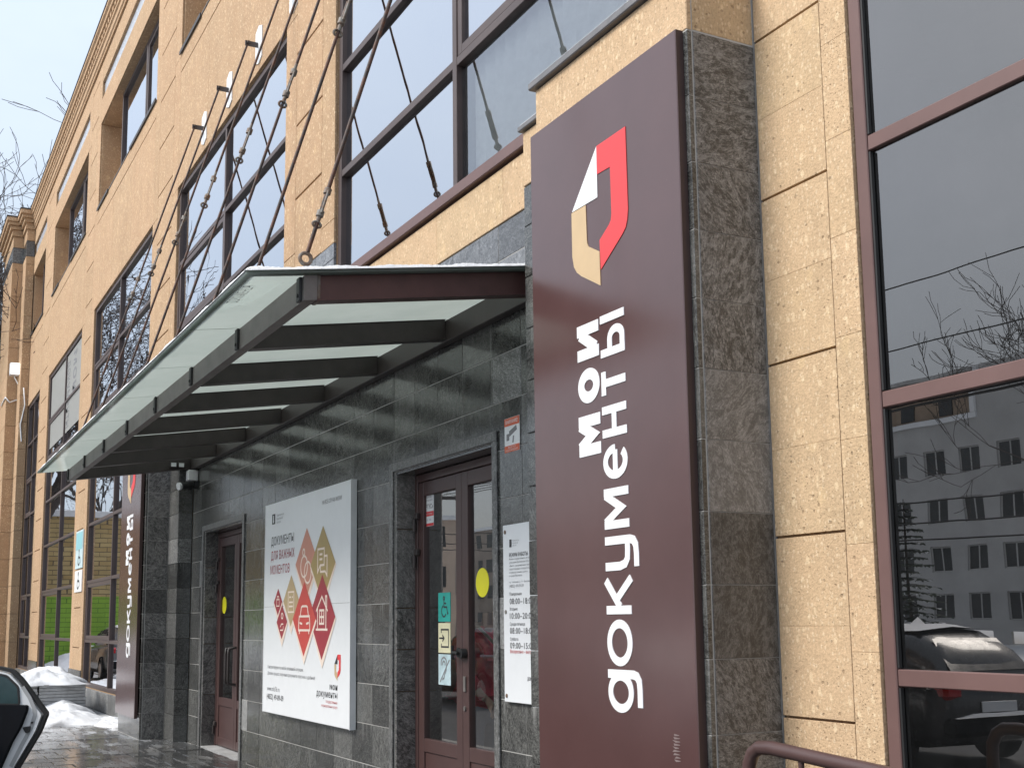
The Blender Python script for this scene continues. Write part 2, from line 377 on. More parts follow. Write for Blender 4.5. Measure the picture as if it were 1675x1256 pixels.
M['blind'] = plain('pale blind', (.80, .80, .78), .7)
M['poster'] = plain('poster sheet', (.80, .82, .84), .32, var=.02)
M['ink'] = plain('black ink', (.035, .035, .04), .5)
M['ink_grey'] = plain('grey ink', (.22, .22, .23), .5)
M['ink_red'] = plain('dark red ink', (.36, .04, .06), .5)
M['ink_rose'] = plain('rose ink', (.55, .12, .12), .5)
M['cut'] = plain('pale print', (.86, .72, .62), .45, var=.02)

# text from Blender's own font, as flat mesh data in (u, v)
def text2d(s, bold=0.0, spacing=1.0):
    cu = bpy.data.curves.new('t', 'FONT'); cu.body = s; cu.size = 1; cu.offset = bold; cu.space_character = 1.10*spacing; cu.resolution_u = 3
    o = bpy.data.objects.new('t', cu); COL.objects.link(o)
    dg = bpy.context.evaluated_depsgraph_get(); me = bpy.data.meshes.new_from_object(o.evaluated_get(dg))
    vs = [(v.co.x, v.co.y) for v in me.vertices]; fs = [tuple(p.vertices) for p in me.polygons]
    bpy.data.objects.remove(o); bpy.data.curves.remove(cu); bpy.data.meshes.remove(me)
    return vs, fs
def text_mb(mb, s, fn, u0, v0, width=None, height=None, bold=0.0, align='L', m=0):
    vs, fs = text2d(s, bold)
    if not vs: return mb
    x0 = min(v[0] for v in vs); x1 = max(v[0] for v in vs); y0 = min(v[1] for v in vs); y1 = max(v[1] for v in vs)
    sy = height/.72 if height else width/(x1-x0); sx = width/(x1-x0) if width else sy
    off = -x0 if align == 'L' else (-x1 if align == 'R' else -(x0+x1)/2)
    # overlapping strokes of one glyph get their own hair-thin layer so that no two faces coincide
    par = list(range(len(vs)))
    def root(i):
        while par[i] != i: par[i] = par[par[i]]; i = par[i]
        return i
    for f in fs:
        for q in f[1:]: par[root(q)] = root(f[0])
    ids = {}
    pts = []
    for i, (x, y) in enumerate(vs):
        k = ids.setdefault(root(i), len(ids)); p = fn(u0+(x+off)*sx, v0+y*sy); pts.append((p[0], p[1]-.00007*(k % 5), p[2]))
    mb.add(pts, fs, m); return mb
def on_wall(y): return lambda u, v: (u, y, v)
def stroke(poly, w, closed=False):
    """thick polyline as a list of quads/outlines in 2d"""
    out = []; n = len(poly); segs = n if closed else n-1
    L_, R_ = [], []
    for i in range(n):
        p = Vector(poly[i]); 
        a = Vector(poly[i-1]) if (i > 0 or closed) else None; b = Vector(poly[(i+1) % n]) if (i < n-1 or closed) else None
        d0 = (p-a).normalized() if a is not None else (b-p).normalized(); d1 = (b-p).normalized() if b is not None else d0
        n0 = Vector((-d0.y, d0.x)); n1 = Vector((-d1.y, d1.x)); mt = (n0+n1)
        mt = mt.normalized() if mt.length > 1e-6 else n0
        k = w/2/max(.35, mt.dot(n0)); L_.append(p+mt*k); R_.append(p-mt*k)
    for i in range(segs):
        j = (i+1) % n; out.append([L_[i][:], L_[j][:], R_[j][:], R_[i][:]])
    return out
def arc(cx, cy, rx, ry, a0, a1, n=20):
    return [(cx+rx*math.cos(R(a0+(a1-a0)*i/n)), cy+ry*math.sin(R(a0+(a1-a0)*i/n))) for i in range(n+1)]

# ================================================================== SETTING
sidewalk = obj('sidewalk', MB().box(-75, 14, 1.25, 3.9, -.5, -.03), M['concrete'], kind='structure')
obj('ground', MB().add([(-900,-900,-.16),(900,-900,-.16),(900,900,-.16),(-900,900,-.16)], [(0,1,2,3)]), M['snow_dirty'], kind='structure')
obj('road', MB().add([(-140,-9.5,-.135),(140,-9.5,-.135),(140,1.12,-.135),(-140,1.12,-.135)], [(0,1,2,3)]), M['asphalt'], kind='structure')
kerb = obj('kerb', MB().box(-75, 14, 1.10, 1.245, -.5, .0, b=.015), M['kerb'], kind='structure')
# pavers the photograph can see one by one; beyond them the same stones joined
pm = {}
def paver(x, y, sx, sy, mb=None):
    h = rng.uniform(-.005, .004)
    if mb is not None: mb.box(x+.004, x+sx-.004, y+.004, y+sy-.004, -.03, h, b=.004); return
    k = (round(sx, 3), round(sy, 3))
    if k not in pm: pm[k] = MB().box(-sx/2+.004, sx/2-.004, -sy/2+.004, sy/2-.004, -.03, 0, b=.005).mesh('paver', M['paver'], False)[0]
    link('paver', pm[k], (x+sx/2, y+sy/2, h), sidewalk)
xs = -20.9
row = 0
rest = MB()
while xs < 3:
    off = .0 if row % 2 else .17
    y = 1.26-off
    while y < 3.55:
        y0 = max(1.26, y); y1 = min(3.62, y+.36)
        if y1-y0 > .05:
            if xs < -11.3: paver(xs, y0, .36, y1-y0)
            else: paver(xs, y0, .36, y1-y0, rest)
        y += .36
    xs += .36; row += 1
obj('paving', rest, M['paver'], sidewalk, kind='stuff')
def snow_patch(x0, x1, y0, y1, h, label, nx=90, ny=60, seed=1, z=-.02, name='snow_bank', mat='snow', power=1.0):
    r = random.Random(seed); bumps = [(r.uniform(x0, x1), r.uniform(y0, y1), r.uniform(.15, .5), r.uniform(-.3, .35)) for _ in range(26)]
    mb = MB(); vs = []; fs = []
    for i in range(nx+1):
        for j in range(ny+1):
            a = i/nx; b = j/ny; x = x0+(x1-x0)*a; y = y0+(y1-y0)*b
            e = min(1, (1-abs(2*a-1))*2.4)*min(1, (1-abs(2*b-1))*2.0); e = e**.7*power
            k = sum(w*math.exp(-(((x-bx)/(s*(x1-x0)))**2+((y-by)/(s*(y1-y0)))**2)*4) for bx, by, s, w in bumps)
            e *= 1+.25*math.sin(7*x+3*y)*math.sin(5*y+1.3*x)*.4
            nv = mnoise.fractal(Vector((x*2.2, y*2.2, seed)), .9, 2.1, 6); nf = mnoise.fractal(Vector((x*9, y*9, seed+5)), .8, 2.2, 3)
            vs.append((x+.08*math.sin(9*y)*(1-e), y+.1*math.sin(6*x)*(1-e), z+h*e*max(.15, .75+k+.22*nv)+.018*nf*min(1, e*2)))
    for i in range(nx):
        for j in range(ny):
            q = i*(ny+1)+j; fs.append((q, q+ny+1, q+ny+2, q+1))
    mb.add(vs, fs, 0, True)
    return obj(name, mb, M[mat], kind='stuff', label=label)
snow_patch(-25.5, -20.2, 1.5, 3.35, .20, 'trodden snow lying on the pavement between the white car and the slab stack', seed=3)
snow_patch(-33, -26.5, 1.6, 3.4, .16, 'long heap of shovelled snow below the far windows', seed=5)
snow_patch(-21.2, -18.0, 3.02, 3.62, .05, 'thin strip of snow along the foot of the far sign', seed=9)
snow_patch(-46, -42.5, -8, 2.6, 1.1, 'snow bank along the foot of the yellow brick wall', nx=40, ny=60, seed=31, z=-.1)
for i, (a, b) in enumerate(((-60, -44), (-43, -30), (-29, -13), (-11, 6))):
    snow_patch(a, b, -12.5, -9.6, 1.1, 'ploughed snow along the far side of the road', nx=50, ny=14, seed=20+i, z=-.14)

# ================================================================== THE BUILDING
bld = thing('office_building', 'sandstone coloured three storey building with tall brown framed windows and dark granite entrance', 'building', (-15, 3.7, 0))
Y0 = 3.635
BX0, BX1, TOP = -41.2, 3.4, 14.0
BAYS = {'b3': (-3.64, 2.1), 'b2': (-10.35, -5.24), 'b1': (-17.35, -11.95), 'b0': (-25.1, -19.18), 'a1': (-32.45, -26.75), 'a2': (-37.38, -34.4)}
# openings: x0,x1,z0,z1,depth
OP = [(-3.64, 2.1, .15, 7.95, .12), (-10.35, -5.24, 4.585, 7.95, .12), (-17.35, -11.95, 5.085, 7.95, .12),
      (-25.1, -19.18, .32, 7.95, .12), (-32.45, -26.75, .32, 7.95, .12), (-37.38, -34.4, .32, 7.95, .12)]
for k, (a, b) in BAYS.items(): OP.append((a, b, 10.1, 11.98, .62)); OP.append((a, b, 12.55, 12.92, .06))
D1 = (-15.16, -13.34, -.02, 2.66); D2 = (-8.84, -7.09, -.02, 2.69)
OP += [(*D1, .24), (*D2, .24)]
def wall_grid(mb, x0, x1, z0, z1, ops, y, back, m=0):
    xs = sorted({x0, x1, *[v for o in ops for v in o[:2] if x0 < v < x1]}); zs = sorted({z0, z1, *[v for o in ops for v in o[2:4] if z0 < v < z1]})
    for i in range(len(xs)-1):
        for j in range(len(zs)-1):
            cx, cz = (xs[i]+xs[i+1])/2, (zs[j]+zs[j+1])/2
            if any(o[0] < cx < o[1] and o[2] < cz < o[3] for o in ops): continue
            mb.add([(xs[i], y, zs[j]), (xs[i+1], y, zs[j]), (xs[i+1], y, zs[j+1]), (xs[i], y, zs[j+1])], [(0,1,2,3)], m)
    for a, b, c, d, dep in ops:
        d1 = y+dep; c2 = max(c, z0)
        mb.add([(a,y,c2),(a,d1,c2),(a,d1,d),(a,y,d)], [(0,1,2,3)], m); mb.add([(b,y,c2),(b,d1,c2),(b,d1,d),(b,y,d)], [(3,2,1,0)], m)
        mb.add([(a,y,d),(b,y,d),(b,d1,d),(a,d1,d)], [(3,2,1,0)], m); mb.add([(a,y,c2),(b,y,c2),(b,d1,c2),(a,d1,c2)], [(0,1,2,3)], m)
wmb = MB(); wall_grid(wmb, BX0, BX1, -.1, TOP-.05, OP, Y0+.03, 0)
wmb.add([(BX0,Y0+.03,TOP-.05),(BX1,Y0+.03,TOP-.05),(BX1,12,TOP-.05),(BX0,12,TOP-.05)], [(0,1,2,3)])
wmb.add([(BX0,Y0+.03,-.1),(BX0,12,-.1),(BX0,12,TOP-.05),(BX0,Y0+.03,TOP-.05)], [(0,1,2,3)])
wmb.add([(BX1,Y0+.03,-.1),(BX1,12,-.1),(BX1,12,TOP-.05),(BX1,Y0+.03,TOP-.05)], [(3,2,1,0)])
stone = obj('stone_wall', wmb, M['tan'], bld)
_g = MB(); wall_grid(_g, -15.85, -6.25, -.05, 4.18, [(*D1, .02), (*D2, .02)], Y0+.0035, 0); gran = obj('granite_wall', _g, M['grout'], bld)
# interior: dark rooms behind the glass
im = MB()
for z0, z1 in ((-.05, 4.4), (4.44, 8.9), (8.94, 13.0)):
    for a, b in ((-40.9, -33.4), (-33.36, -26), (-25.96, -18.3), (-18.26, -11.1), (-11.06, -4.4), (-4.36, 3.3)):
        zt_ = 2.5 if (a == -11.06 and z0 < 0) else z1      # rear wall of the entrance hall stops short, an added gap for daylight
        im.add([(a,7.2,z0),(b,7.2,z0),(b,7.2,zt_),(a,7.2,zt_)], [(0,1,2,3)]); im.add([(a,3.92,z0),(a,7.2,z0),(a,7.2,z1),(a,3.92,z1)], [(0,1,2,3)])
        im.add([(b,3.92,z0),(b,7.2,z0),(b,7.2,z1),(b,3.92,z1)], [(3,2,1,0)]); im.add([(a,3.92,z1),(b,3.92,z1),(b,7.2,z1),(a,7.2,z1)], [(3,2,1,0)])
        im.add([(a,3.92,z0),(b,3.92,z0),(b,7.2,z0),(a,7.2,z0)], [(0,1,2,3)])
obj('interior_room', im, M['inside'], bld)

# ---- slabs and tiles (each piece an object; equal sizes share one mesh)
SL = {}
def slab(name, parent, x0, x1, z0, z1, mat, y=Y0, th=.026, gx=.003, gz=.003, ch=.004, face='y', jit=.0012):
    w = x1-x0-2*gx; h = z1-z0-2*gz
    if w < .02 or h < .02: return None
    k = (name, round(w, 3), round(h, 3), mat, face, th, ch)
    if k not in SL:
        a, b = w/2, h/2
        vs = [(-a,th,-b),(a,th,-b),(a,th,b),(-a,th,b),(-a,ch,-b),(a,ch,-b),(a,ch,b),(-a,ch,b),(-a+ch,0,-b+ch),(a-ch,0,-b+ch),(a-ch,0,b-ch),(-a+ch,0,b-ch)]
        if face == 'x': vs = [(-p[1], p[0], p[2]) for p in vs]
        fs = [(0,1,5,4),(1,2,6,5),(2,3,7,6),(3,0,4,7),(4,5,9,8),(5,6,10,9),(6,7,11,10),(7,4,8,11),(8,9,10,11)]
        SL[k] = MB().add(vs, fs).mesh(name, M[mat], False)[0]
    j = rng.uniform(-jit, jit)
    if face == 'y': return link(name, SL[k], ((x0+x1)/2, y+j, (z0+z1)/2), parent)
    return link(name, SL[k], (y+j, (x0+x1)/2, (z0+z1)/2), parent)       # face x: (x0,x1) run along y, y is the X of the plane
ZC = [1.056-.804+.804*i for i in range(-1, 17)]
def courses(lo, hi):
    zs = [lo]+[z for z in ZC if lo+.08 < z < hi-.08]+[hi]; return list(zip(zs[:-1], zs[1:]))
# pier to the right of the big sign: pairs of half slabs with a wide joint at every second course
for z0, z1 in courses(0, 7.95):
    zm = (z0+z1)/2
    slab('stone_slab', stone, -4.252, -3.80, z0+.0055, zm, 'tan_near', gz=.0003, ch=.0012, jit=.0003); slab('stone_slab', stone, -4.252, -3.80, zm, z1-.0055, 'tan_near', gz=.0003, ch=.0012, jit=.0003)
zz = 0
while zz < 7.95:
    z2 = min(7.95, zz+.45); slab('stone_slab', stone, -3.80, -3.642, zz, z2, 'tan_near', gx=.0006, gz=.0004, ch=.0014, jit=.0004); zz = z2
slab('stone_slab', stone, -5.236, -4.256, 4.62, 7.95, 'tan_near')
# far piers: one column of coursed slabs between two plain window surrounds
for a, b, lo in ((-11.95, -10.35, 5.06), (-19.18, -17.35, 0), (-26.75, -25.1, 0), (-34.4, -32.45, 0)):
    s = .38
    for z0, z1 in courses(lo, 13.38):
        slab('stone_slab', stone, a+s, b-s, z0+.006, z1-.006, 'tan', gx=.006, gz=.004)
    for u, v in ((a, a+s), (b-s, b)):
        for z0, z1 in ((lo, 5.3), (5.3, 7.95), (7.95, 10.05), (10.05, 11.98), (11.98, 13.38)):
            if z1 > lo+.1: slab('stone_slab', stone, u+.002, v-.002, max(lo, z0), z1, 'tan', gx=.001, gz=.0015)
# spandrels between the tall windows and the top windows, sill bands and the frieze
for k, (a, b) in BAYS.items():
    if k == 'b3': a, b = -3.6, 2.1
    n = 3; w = (b-a)/n
    for i in range(n):
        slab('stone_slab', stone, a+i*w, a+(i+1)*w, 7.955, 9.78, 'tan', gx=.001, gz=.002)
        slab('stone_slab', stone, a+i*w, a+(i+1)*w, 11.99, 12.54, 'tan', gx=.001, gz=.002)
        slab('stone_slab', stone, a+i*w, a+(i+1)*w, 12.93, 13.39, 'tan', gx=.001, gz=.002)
    slab('stone_slab', stone, a, b, 9.795, 10.095, 'tan', gx=.001, gz=.002)
for a, b in ((-5.24, -3.64),):
    for z0, z1 in courses(7.95, 13.38): slab('stone_slab', stone, a, b, z0+.005, z1-.005, 'tan')
# stone below the window over the entrance
for a, b in ((-10.35, -9.2), (-9.2, -8.0), (-8.0, -6.9), (-6.9, -6.27)): slab('stone_slab', stone, a, b, 4.19, 4.583, 'tan_near', gx=.001)
# plinth stones under the far windows
for k in ('b0', 'a1', 'a2'):
    a, b = BAYS[k]; n = 7
    for i in range(n): slab('granite_tile', gran, a+(b-a)*i/n, a+(b-a)*(i+1)/n, -.02, .315, 'granite_pale', y=3.61, th=.05)
for a, b in ((-19.18, -18.0), (-26.75, -25.1), (-34.4, -32.45)):
    slab('granite_tile', gran, a, b, -.02, .62, 'granite', y=3.618, th=.02)
# granite tiles of the entrance wall
GZ = [.0125+.3265*i for i in range(0, 18)]
def tiles(x0, x1, zlo, zhi, w, mat, ops=()):
    n = max(1, round((x1-x0)/w)); xs = [x0+(x1-x0)*i/n for i in range(n+1)]
    xs = sorted(set([round(x, 3) for x in xs] + [round(v, 3) for o in ops for v in o[:2] if x0 < v < x1]))
    xs = [x for i, x in enumerate(xs) if i == 0 or x-xs[i-1] > .09 or any(abs(x-v) < .002 for o in ops for v in o[:2])]
    zs = [zlo]+[z for z in GZ if zlo+.07 < z < zhi-.07]+[zhi]
    for i in range(len(xs)-1):
        for j in range(len(zs)-1):
            a, b, c, d = xs[i], xs[i+1], zs[j], zs[j+1]
            hit = [o for o in ops if o[0]-.01 <= (a+b)/2 <= o[1]+.01 and c < o[3]-.01]
            if hit:
                if d > hit[0][3]+.03: c = hit[0][3]+.002
                else: continue
            mt = mat if rng.random() > .03 or mat != 'granite' else 'granite_pale'
            slab('granite_tile', gran, a, b, c, d, mt, gx=.0030, gz=.0030, ch=.0015, jit=.0009)
tiles(-15.85, -9.31, -.01, 3.605, .467, 'granite', [D1])
tiles(-9.31, -6.24, -.01, 3.605, .47, 'granite', [D2])
tiles(-15.85, -6.24, 3.605, 4.185, .72, 'granite_band')
tiles(-11.95, -10.352, 4.188, 5.062, .53, 'granite_band')
# door reveals and pale trims
for (a, b, c, d) in (D1, D2):
    zz = 0.0
    while zz < d-.02:
        z2 = min(d-.002, zz+.3265+(.3 if rng.random() > .6 else 0))
        slab('granite_tile', gran, Y0+.004, Y0+.236, zz, z2, 'granite_side', y=a+.026, face='x', th=.024)
        zz = z2
    t_ = MB().box(a-.075, a-.004, Y0-.016, Y0-.001, 0, d+.075, b=.003).box(a-.004, b+.075, Y0-.016, Y0-.001, d+.006, d+.075, b=.003).box(b+.004, b+.075, Y0-.016, Y0-.001, 0, d+.006, b=.003)
    obj('door_trim', t_, M['granite_trim'], gran)
    obj('soffit', MB().box(a+.03, b, Y0+.005, Y0+.235, d-.02, d-.004), M['granite'], gran)

for (a, b, c, d) in (D1, D2): obj('threshold', MB().box(a+.03, b-.002, Y0+.001, 3.95, -.06, .006), M['concrete'], gran)

# ---- pilasters that carry the two tall signs
def pilaster(x0, x1, yf, step, mat_side='granite_side', right_to=None, pale=()):
    mb = MB().box(x0+.03, x1-.0035, yf+.004, Y0+.02, -.1, 4.55); core = obj('pilaster', mb, M['grout'], bld)
    zs = [0]+[z for z in GZ if .05 < z < 4.2]+[4.255]
    n = 3
    for i in range(len(zs)-1):
        slab('granite_tile', core, yf+.032, right_to or Y0, zs[i], zs[i+1], mat_side, y=x1, face='x', gx=.0016, gz=.0016, ch=.0012, jit=.0004)
        for k in range(n): slab('granite_tile', core, x0+(x1-x0)*k/n, x0+(x1-x0)*(k+1)/n, zs[i], zs[i+1], 'granite', y=yf, gx=.002, gz=.002, ch=.003)
    slab('stone_slab', core, x0, x1, 4.258, 4.56, 'tan_near', y=yf, gx=.001)
    slab('stone_slab', core, yf+.03, right_to or Y0, 4.258, 4.56, 'tan_near', y=x1-.002, face='x', gx=.001, jit=0)
    cap = MB().box(x0-.03, x1+.03, yf-.035, Y0, 4.562, 4.605, b=.006); obj('cap_flashing', cap, M['flashing'], core)
    sn = MB().box(x0-.02, x1+.02, yf-.025, Y0, 4.607, 4.622, b=.007); obj('snow_cover', sn, M['snow'], core)
    a, b = step
    ys = 3.45
    for i in range(len(zs)-1):
        if zs[i] < 4.1: slab('granite_tile', core, a, b, zs[i], min(zs[i+1], 4.19), 'granite_pale' if i in pale else 'granite', y=ys, th=.18, gx=.002, gz=.002, ch=.003)
    slab('stone_slab', core, a, b, 4.192, 4.55, 'tan_near', y=ys, th=.18, gx=.001)
    obj('cap_flashing', MB().box(a-.02, b+.02, ys-.03, Y0+.01, 4.555, 4.59, b=.005), M['flashing'], core)
    obj('snow_cover', MB().box(a-.01, b+.01, ys-.02, Y0, 4.592, 4.604, b=.005), M['snow'], core)
    return core
pilaster(-5.72, -4.256, 3.235, (-6.27, -5.722))
pilaster(-18.0, -16.45, 3.14, (-16.448, -15.85), right_to=3.45, pale=(7, 8))

# ---- cornice and the end tower
cm = MB()
prof = [(Y0+.02, 13.40), (3.60, 13.40), (3.60, 13.46), (3.575, 13.48), (3.575, 13.60), (3.545, 13.62), (3.545, 13.68), (3.60, 13.69), (3.60, 13.80), (3.50, 13.82), (3.50, 13.90), (3.46, 13.93), (3.46, 13.99), (3.66, 14.0), (3.70, 13.4)]
cm.prism(prof, lambda u, v, d: (d, u, v), -37.39, BX1)
cor = obj('cornice', cm, M['tan'], bld)
dk = MB(); de = MB().box(-.07, .07, -.035, .035, -.05, .05, b=.004).mesh('dentil', M['tan'], False)[0]
x = -37.2
while x < -14.4: link('dentil', de, (x, 3.563, 13.745), cor); x += .26
obj('roof_flashing', MB().box(-37.39, BX1, 3.445, 3.75, 14.002, 14.035, b=.006), M['dark_flash'], cor)
tw = obj('tower', MB().box(-38.28, -37.42, 3.425, 3.66, -.1, 13.9).box(-41.2, -38.33, 3.13, 3.66, -.1, 13.9), M['mortar'], bld)
for X, ya, yb in ((-37.39, 3.40, 3.634), (-38.30, 3.10, 3.43)):
    for z0, z1 in courses(0, 12.56)+[(12.56, 13.05), (13.05, 13.4)]:
        dark = abs(z0-12.56) < .01
        slab('granite_tile' if dark else 'stone_slab', tw, ya, yb, z0, z1, 'granite_side' if dark else 'tan', y=X, face='x', gz=.005)
        xa, xb = (-38.28, -37.39) if X > -38 else (-41.2, -38.30)
        slab('granite_tile' if dark else 'stone_slab', tw, xa, xb, z0, z1, 'granite' if dark else 'tan', y=ya, gz=.005)
for X, ya, xl in ((-37.39, 3.40, -38.28), (-38.30, 3.10, -41.2)):
    for i, (p, z0, z1) in enumerate(((.05, 13.40, 13.52), (.03, 13.52, 13.60), (.10, 13.60, 13.72), (.17, 13.72, 13.82), (.22, 13.82, 13.95), (.24, 13.95, 13.99))):
        obj('cornice_moulding', MB().box(xl-.1, X+p, ya-p, 3.66, z0+.001, z1, b=.008), M['dark_flash'] if i == 5 else M['tan'], tw)
obj('snow_cover', MB().box(-41.1, -38.2, 2.98, 3.6, 13.992, 14.05, b=.02), M['snow'], tw)

# ---- windows
PANE = {}
def bar(parent, name, x0, x1, z0, z1, y0, y1, mat, b=.004): return obj(name, MB().box(x0, x1, y0, y1, z0, z1, b=b), M[mat], parent)
def pane(parent, x0, x1, z0, z1, y, mat, tilt=.0022):
    k = (round(x1-x0, 3), round(z1-z0, 3), mat)
    if k not in PANE:
        a, b = k[0]/2, k[1]/2; PANE[k] = MB(keep=True).add([(-a,0,-b),(a,0,-b),(a,0,b),(-a,0,b)], [(0,1,2,3)]).mesh('pane', M[mat], False)[0]
    o = link('pane', PANE[k], ((x0+x1)/2, y, (z0+z1)/2), parent); o.rotation_euler = (rng.uniform(-tilt, tilt), 0, rng.uniform(-tilt, tilt)); return o
def window(x0, x1, z0, z1, mull, tran, sashes=(), fm='frame_far', gm='glass', ow=.075, mw=.06, y=3.672, tilt=.0022, label=None, py=.05, gm2=None):
    g = .004
    fr = MB().box(x0+g, x0+ow, y, y+.085, z0+g, z1-g, b=.004).box(x1-ow, x1-g, y, y+.085, z0+g, z1-g, b=.004).box(x0+ow, x1-ow, y+.001, y+.084, z1-ow, z1-g, b=.004).box(x0+ow, x1-ow, y+.001, y+.084, z0+g, z0+ow, b=.004)
    w = obj('window', fr, M[fm], bld)
    if label: w['label'] = label
    zs = [z0+ow]+list(tran)+[z1-ow]; xs = [x0+ow]+list(mull)+[x1-ow]
    for m in mull: bar(w, 'mullion', m-mw/2, m+mw/2, z0+ow, z1-ow, y+.002, y+.083, fm)
    for t in tran:
        for i in range(len(xs)-1):
            a = xs[i]+(mw/2 if i else 0); b = xs[i+1]-(mw/2 if i < len(xs)-2 else 0)
            bar(w, 'transom', a, b, t-mw/2, t+mw/2, y+.006, y+.08, fm)
    for i in range(len(xs)-1):
        for j in range(len(zs)-1):
            a = xs[i]+(mw/2 if i else 0); b = xs[i+1]-(mw/2 if i < len(xs)-2 else 0)
            c = zs[j]+(mw/2 if j else 0); d = zs[j+1]-(mw/2 if j < len(zs)-2 else 0)
            if (i, j) in sashes:
                s = .075
                sm = MB().box(a+.004, a+s, y+.012, y+.07, c+.004, d-.004, b=.004).box(b-s, b-.004, y+.012, y+.07, c+.004, d-.004, b=.004).box(a+s, b-s, y+.013, y+.069, d-s, d-.004, b=.004).box(a+s, b-s, y+.013, y+.069, c+.004, c+s, b=.004)
                obj('sash', sm, M[fm], w); pane(w, a+s, b-s, c+s, d-s, y+.045, gm, tilt)
            else: pane(w, a, b, c, d, y+py, (gm2 if gm2 and i == 1 else gm), tilt)
    return w
TR = [1.20, 2.35, 3.50, 4.64, 5.72, 6.76]
w3 = window(-3.64, 2.1, .15, 7.95, (-.75,), [1.25, 2.39, 3.51, 4.64, 5.72, 6.76], (), 'frame', 'glass_near', ow=.072, mw=.068, tilt=.0012, y=3.648, py=.026)
for z_, h_ in ((3.55, 4.6), (2.43, 3.47), (1.29, 2.35), (.25, 1.21)): obj('gasket', MB().box(-3.566, -3.556, 3.655, 3.671, z_, h_), M['black'], w3)
w2 = window(-10.35, -5.24, 4.585, 7.95, (-7.75,), [5.72, 6.78], ((1, 1),), 'frame_far', 'glass', ow=.085, mw=.07, gm2='glass_blind')
obj('window_sill', MB().box(-10.35, -6.28, 3.60, 3.668, 4.60, 4.69, b=.006), M['frame'], w2)
w1 = window(-17.35, -11.95, 5.085, 7.95, (-14.68,), [5.76, 6.76], ((0, 1),), 'frame_far')
w0 = window(-25.1, -19.18, .32, 7.95, (-22.25,), TR, ((0, 5), (0, 1), (0, 4)))
wa = window(-32.45, -26.75, .32, 7.95, (-29.5,), TR, ((0, 5), (0, 1)))
wb = window(-37.38, -34.4, .32, 7.95, (-35.9,), TR, ((0, 1), (0, 4)))
for k, (a, b) in BAYS.items():
    c_ = a+1.72 if k not in ('a2', 'b2') else a+1.2
    m = c_+(b-c_)*.58
    w = window(c_, b-.01, 10.14, 11.97, (m,), (), ((1, 0),), 'frame_far', 'glass', ow=.06, mw=.09, y=3.78)
    obj('niche_back', MB().box(a-.1, c_+.2, 4.26, 4.29, 10.0, 12.05), M['tan'], stone)
    obj('window_return', MB().box(c_-.012, c_-.001, 3.79, 4.255, 10.14, 11.97), M['frame_far'], w)
    slab('stone_slab', stone, 3.668, 4.25, 10.115, 11.975, 'tan', y=a+.012, face='x', th=.01)
    obj('window_sill', MB().box(a+.005, b-.005, Y0-.012, 4.24, 10.098, 10.112), M['flashing'], w)
    obj('sill_flashing', MB().box(a-.02, a+1.3, Y0-.03, Y0-.014, 10.07, 10.125), M['dark_flash'], w); obj('sill_flashing', MB().box(b-2.3, b+.02, Y0-.03, Y0-.014, 10.07, 10.125), M['dark_flash'], w)
    cs = obj('clerestory_strip', MB().box(a+.02, b-.02, Y0+.05, Y0+.08, 12.56, 12.91), plain('grey blue enamel', (.46, .49, .54), .25), bld)
# vertical blinds inside the window above the entrance
bs = MB().box(-.075, .075, -.004, .004, -1.6, 1.6).mesh('blind_slat', M['blind'], False)[0]
for x in [-5.32-.165*i for i in range(15)]+[-7.9-.165*i for i in range(4)]:
    o = link('blind_slat', bs, (x, 3.86, 6.25), w2); o.rotation_euler = (0, 0, R(24))

# ---- doors
def door(d, tag):
    a, b, c, t = d; a += .03; y = 3.80; f = .055
    fm = MB().box(a, a+f, y, y+.07, 0, t-.024, b=.004).box(b-f, b, y, y+.07, 0, t-.024, b=.004).box(a+f, b-f, y, y+.07, t-.085, t-.024, b=.004)
    dr = obj('door', fm, M['door'], bld); dr['label'] = tag
    mid = (a+b)/2
    for i, (u, v) in enumerate(((a+f+.004, mid-.003), (mid+.003, b-f-.004))):
        s = .10
        lf = MB().box(u, u+s, y+.006, y+.06, .02, t-.09, b=.004).box(v-s, v, y+.006, y+.06, .02, t-.09, b=.004)
        lf.box(u+s, v-s, y+.008, y+.058, t-.20, t-.09, b=.004).box(u+s, v-s, y+.008, y+.058, .50, .60, b=.004).box(u+s, v-s, y+.008, y+.058, .02, .12, b=.004)
        lf.box(u+s, v-s, y+.02, y+.045, .12, .50)
        lo = obj('leaf', lf, M['door'], dr)
        pane(dr, u+s, v-s, .60, t-.20, y+.035, 'glass_door', .001)
        hx = u+.012 if i == 0 else v-.012
        for z in (t-.33, t-.62, .3):
            obj('hinge', MB().box(hx-.028, hx+.028, y-.028, y+.004, z-.05, z-.0, b=.004).tube([(hx-.03, y-.022, z-.15), (hx-.03, y-.022, z-.05)], .016, 8), M['beam'], dr)
    obj('fastener', MB().tube([(b-f-.12, y-.01, t-.1), (b-f-.04, y-.01, t-.1)], .012, 6), M['black'], dr)
    return dr, mid, y
d2, mid2, yd = door(D2, 'brown double door with glass leaves and stickers, beside the opening hours sign')
d1, mid1, _ = door(D1, 'brown double door with tall pull handle, left of the poster')
